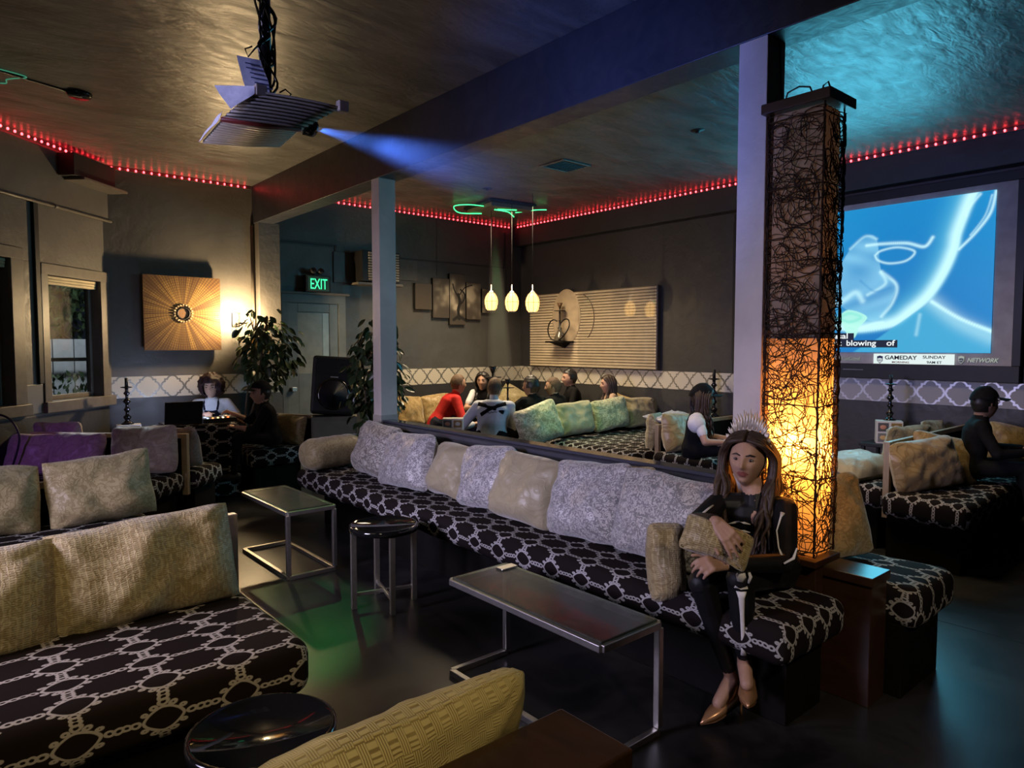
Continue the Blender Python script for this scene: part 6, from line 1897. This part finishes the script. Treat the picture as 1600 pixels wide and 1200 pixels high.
# pumps
def pump(an, heel, toe, floor_z=None):
    heel, toe = Vector(heel), Vector(toe)
    d = (toe - heel); L = d.length
    ball = heel.lerp(toe, 0.62)
    up = Vector((0, 0, 1)); side_ = d.cross(up).normalized(); nn_ = side_.cross(d).normalized()
    b = MB()
    secs = [(-0.03, 0.020, 0.040, 0.018), (0.04, 0.030, 0.042, 0.012), (0.22, 0.031, 0.026, 0.0), (0.45, 0.035, 0.022, -0.002), (0.64, 0.037, 0.022, -0.004), (0.80, 0.028, 0.019, -0.006), (0.93, 0.014, 0.012, -0.008), (1.04, 0.003, 0.004, -0.008)]
    pts = [heel + d * k + nn_ * o for (k, rx, rz_, o) in secs]
    b.tube(pts, [q[2] for q in secs], 14, ry=[q[1] for q in secs], upv=nn_)
    o = b.build('pump', M['shoe'], t)
    sl_ = MB()
    sl_.tube([p - nn_ * (q[2] * 0.96) for p, q in zip(pts, secs)], [0.004] * len(secs), 10, ry=[q[1] * 0.92 for q in secs], upv=nn_)
    sl_.build('sole', M['sole'], o)
    hp = pts[0] - nn_ * 0.030 + d * 0.02
    tip = hp - nn_ * 0.075 - d.normalized() * 0.004
    if floor_z is not None: tip = Vector((hp.x + 0.006, hp.y, floor_z))
    MB().tube([hp + nn_ * 0.02, hp.lerp(tip, 0.3), hp.lerp(tip, 0.7), tip], [0.017, 0.008, 0.0055, 0.006], 8).build('stiletto_heel', M['shoe'], o)
pump(an1, heel1, toe1)
pump(an2, heel2, toe2, 0.0)
# printed bones on the trouser leg and sleeve, a little proud of the cloth
camdir = (Vector((0, 0, H)) - kn1).normalized()
def bone(pts, rad_, off):
    off += 0.012
    MB().tube([Vector(p) + camdir * off for p in pts], rad_, 8, ry=[q * 0.30 for q in rad_], upv=camdir.cross(Vector((0, 0, 1))).normalized()).build('bone_print', M['bone'], t)
sh_ = an1 - kn1
bone([kn1 + sh_ * k + Vector((0.0, 0.002 * k, 0)) for k in (0.14, 0.22, 0.40, 0.62, 0.80, 0.88)], [0.020, 0.012, 0.0085, 0.0075, 0.008, 0.012], 0.046)
bone([kn1 + Vector((0.004, -0.004, 0.030)), kn1 + Vector((0, 0, 0.012)), kn1 + Vector((0, 0.004, -0.012))], [0.010, 0.020, 0.011], 0.054)
bone([kn1 + Vector((-0.014, 0.018, -0.032)), kn1 + Vector((0, 0, -0.040)), kn1 + Vector((0.016, -0.02, -0.032))], [0.006, 0.007, 0.006], 0.053)
bone([kn1 + Vector((0.014, -0.022, 0.038)), kn1 + Vector((0.018, -0.030, 0.012)), kn1 + Vector((0.014, -0.024, -0.014))], [0.004, 0.007, 0.004], 0.050)
ar = elL - shL
bone([shL + ar * k + Vector((-0.02, 0.03, 0)) * math.sin(3 * k) for k in (0.10, 0.18, 0.45, 0.75, 0.88)], [0.010, 0.004, 0.003, 0.003, 0.005], 0.046)
bone([elL + Vector((0.02, -0.03, 0.06)), elL + Vector((0.012, -0.022, 0.02)), elL + Vector((-0.02, 0.0, 0.0))], [0.003, 0.006, 0.004], 0.044)
ar = elR - shR
bone([shR + ar * k + Vector((0, 0, 0.01)) for k in (0.25, 0.45, 0.7, 0.9)], [0.007, 0.006, 0.006, 0.009], 0.050)
for k in range(4):
    z_ = 0.80 - 0.035 * k
    bone([Vector((2.66, 1.60, z_)) + sv * q - axs.normalized() * abs(q) * 0.25 for q in (-0.045, -0.02, 0.0, 0.02, 0.045)], [0.002, 0.005, 0.004, 0.005, 0.002], 0.060)
cushion('crumpled khaki pillow held on the lap of the woman in black', (2.285, 1.480, 0.815), 0.27, 0.15, 0.11, -58, 20, M['khaki_rib'], 16, 44, wr=1.8)

# ------------------------------------------------------------------ the others
# disc jockey
t, hd, Rm_, fn_, K_ = sitter('smiling disc jockey with big curly hair in white T-shirt and navy apron', (2.375, 7.84, 1.105), 205, 14, 0.47, 'cloth_white', 'cloth_navy', sleeve='short', hands=[(2.20, 7.50, 0.85), (2.48, 7.56, 0.80)], hair=('afro', 'hair_red'), hyaw=208, scale=0.92)
ap = MB()
def apf(u, v):
    k = 0.10 + 0.66 * v
    wd_ = 0.135 * (1 - 0.45 * max(0, v - 0.45) / 0.55)
    a = (u * 2 - 1)
    c_ = K_['sp'](k)
    return c_ + K_['r'] * wd_ * a + K_['fsp'] * (0.134 - 0.045 * a * a)
ap.grid(apf, 10, 12)
for sx in (-1, 1):
    ap.tube([apf((sx * 0.85 + 1) / 2, 1.0), K_['sp'](0.90) + K_['r'] * sx * 0.075 + K_['fsp'] * 0.085, K_['sp'](0.97) + K_['r'] * sx * 0.065 + K_['fsp'] * 0.0], 0.011, 6)
ap.build('apron', M['cloth_navy'], t)
# man in the black cap by the exit
t, hd, Rm_, fn_, K_ = sitter('seated person in black with a dark cap facing the disc jockey desk', (2.615, 7.02, 1.075), -78, 10, 0.50, 'cloth_black', 'cloth_black', sleeve='mid', hands=[(2.42, 7.30, 0.86), (2.38, 7.08, 0.74)], hair=('short', 'hair_dark'))
def cap_on(t, hd, Rm_, fn_, mat, brim=True, beret=False):
    hair_shell(t, hd, Rm_, fn_, mat, (lambda d: d.z > 0.30 + 0.10 * d.y), 0.020 if not beret else 0.030, 0.003, name='cap' if not beret else 'beret')
    if brim:
        def bf(u, v):
            a = R(-58 + 116 * u)
            r0 = 0.088 + 0.075 * v * math.cos(a * 0.9)
            return hd + Rm_ @ Vector((r0 * math.sin(a) * 0.92, 0.008 + r0 * math.cos(a) * 1.1, 0.052 - 0.010 * v - 0.015 * math.sin(a) ** 2))
        b = MB().grid(bf, 12, 4)
        b.grid(lambda u, v: bf(1 - u, v) - Vector((0, 0, 0.004)), 12, 4)
        b.build('cap_brim', mat, t)
cap_on(t, hd, Rm_, fn_, M['cloth_black'])
# man in red
t, hd, Rm_, fn_, K_ = sitter('man in a red sweater leaning forward with clasped hands', (4.93, 6.78, 1.095), 112, 28, 0.50, 'cloth_red', 'cloth_navy', sleeve='mid', hands=[(5.03, 6.55, 0.74), (5.05, 6.61, 0.755)], hyaw=100, hair=('short', 'hair_short'), scale=1.0)
tag(MB().rgrid((4.56, 6.92, 0.25), (0.28, 0.17, 0.25), [spaced(q, 0.06, 0.12) for q in (0.28, 0.17, 0.25)], 0.06, None, 0, True, None, True).build('ottoman', M['fabric']), 'trellis covered ottoman under the man in red', 'ottoman')
# man in the pale hoodie, seen from behind
t, hd, Rm_, fn_, K_ = sitter('man in a pale grey hoodie with dark print, seen from behind', (4.781, 5.891, 1.090), 52, 16, 0.44, 'cloth_grey', 'cloth_black', hands=[(5.02, 6.10, 0.70), (4.75, 6.27, 0.66)], hyaw=64, hair=('short', 'hair_short'), scale=1.08)
def bk(u, z, o=0.0):
    k = z
    return K_['sp'](k) + K_['r'] * u - K_['fsp'] * (0.128 - 0.9 * u * u + o)
hb = MB()
hb.tube([bk(-0.155, 0.86, -0.02), bk(-0.07, 0.80), bk(0.03, 0.73), bk(0.14, 0.64, -0.012)], 0.022, 8, ry=[0.005] * 4, upv=K_['sax'])
hb.tube([bk(0.155, 0.88, -0.02), bk(0.08, 0.80), bk(-0.02, 0.70), bk(-0.11, 0.56, -0.004)], 0.022, 8, ry=[0.005] * 4, upv=K_['sax'])
hb.build('back_stripes', M['cloth_black'], t)
sc_ = [(-0.03 + 0.010 * i, 0.595 + 0.020 * math.sin(i * 1.9) * (1 if i % 3 else 0.3) + 0.004 * i) for i in range(11)]
MB().tube([Vector(q) for q in catmull([tuple(bk(u, z, 0.004)) for u, z in sc_], 4)], 0.0032, 5).build('script_print', M['cloth_black'], t)
hm_ = MB()
hm_.tube([K_['sp'](0.93) + K_['r'] * 0.10 * math.cos(q) * 1.0 - K_['fsp'] * (0.02 + 0.075 * math.sin(q)) - K_['sax'] * 0.03 * math.sin(q) for q in [math.pi * i / 10 for i in range(11)]], [0.028 + 0.022 * math.sin(math.pi * i / 10) for i in range(11)], 10)
hm_.build('hood', M['cloth_grey'], t)
tag(MB().lathe([(0.0, 0), (0.21, 0), (0.22, 0.40), (0.20, 0.44), (0.0, 0.45)], (4.68, 5.82, 0), 22).build('pouffe', M['black']), 'round black pouffe under the man in the pale hoodie', 'stool')
# three men in black, the two women
sitter('dark-haired man in black, leftmost of three men behind the pale cushions', (5.371, 5.95, 1.085), 5, 12, 0.50, 'cloth_black', 'cloth_black', 'skin_dark', hyaw=-22, hair=('thick', 'hair_dark'), hands=[(5.42, 6.30, 0.80), (5.15, 6.25, 0.85)])
sitter('man in black with cropped brown hair, middle of three men behind the pale cushions', (5.80, 6.02, 1.060), -5, 12, 0.50, 'cloth_black', 'cloth_black', hyaw=-38, hair=('short', 'hair_short'))
sitter('tall man in black with swept dark hair in profile, rightmost of the three men', (6.62, 6.56, 1.12), -60, 14, 0.50, 'cloth_black', 'cloth_black', hyaw=-62, hair=('thick', 'hair_dark'))
sitter('woman with long brown hair in tan top beside the slatted panel', (6.66, 5.90, 1.065), -55, 12, 0.50, 'cloth_tan', 'cloth_black', hyaw=-58, hair=('long', 'hair_brown'), female=True, sleeve='short')
sitter('woman with long black hair in black and white top, half hidden by the hoodie man', (5.63, 7.19, 1.09), 215, 10, 0.50, 'cloth_black', 'cloth_black', hyaw=232, hair=('long', 'hair_dark'), female=True, sleeve='short', sleeve_mat='cloth_white')
t, hd, Rm_, fn_, K_ = sitter('woman in black beret with white puffed sleeves facing right', (5.37, 3.62, 1.075), 152, 8, 0.50, 'cloth_black', 'cloth_black', hyaw=128, hair=('long', 'hair_brown'), female=True, sleeve='short', sleeve_mat='cloth_white', hands=[(0.12, 0.32, 0.10), (-0.12, 0.32, 0.10)])
cap_on(t, hd, Rm_, fn_, M['cloth_black'], True, True)
for sx in (1, -1):
    s_ = K_['sp'](0.80) + K_['r'] * sx * 0.165 * K_['sc']
    MB().ell(s_ + Vector((0, 0, -0.035)), (0.078, 0.078, 0.085), None, 18, 12, 0, lambda d: d * (0.080 + 0.006 * math.sin(math.atan2(d.y, d.x) * 9))).build('puff_sleeve', M['cloth_white'], t)
t, hd, Rm_, fn_, K_ = sitter('man in black cap on the right-hand bench in deep shadow', (6.22, 1.66, 1.115), 160, 8, 0.50, 'cloth_black', 'cloth_black', 'skin_dark', hyaw=126, hair=('short', 'hair_dark'))
cap_on(t, hd, Rm_, fn_, M['cloth_black'])
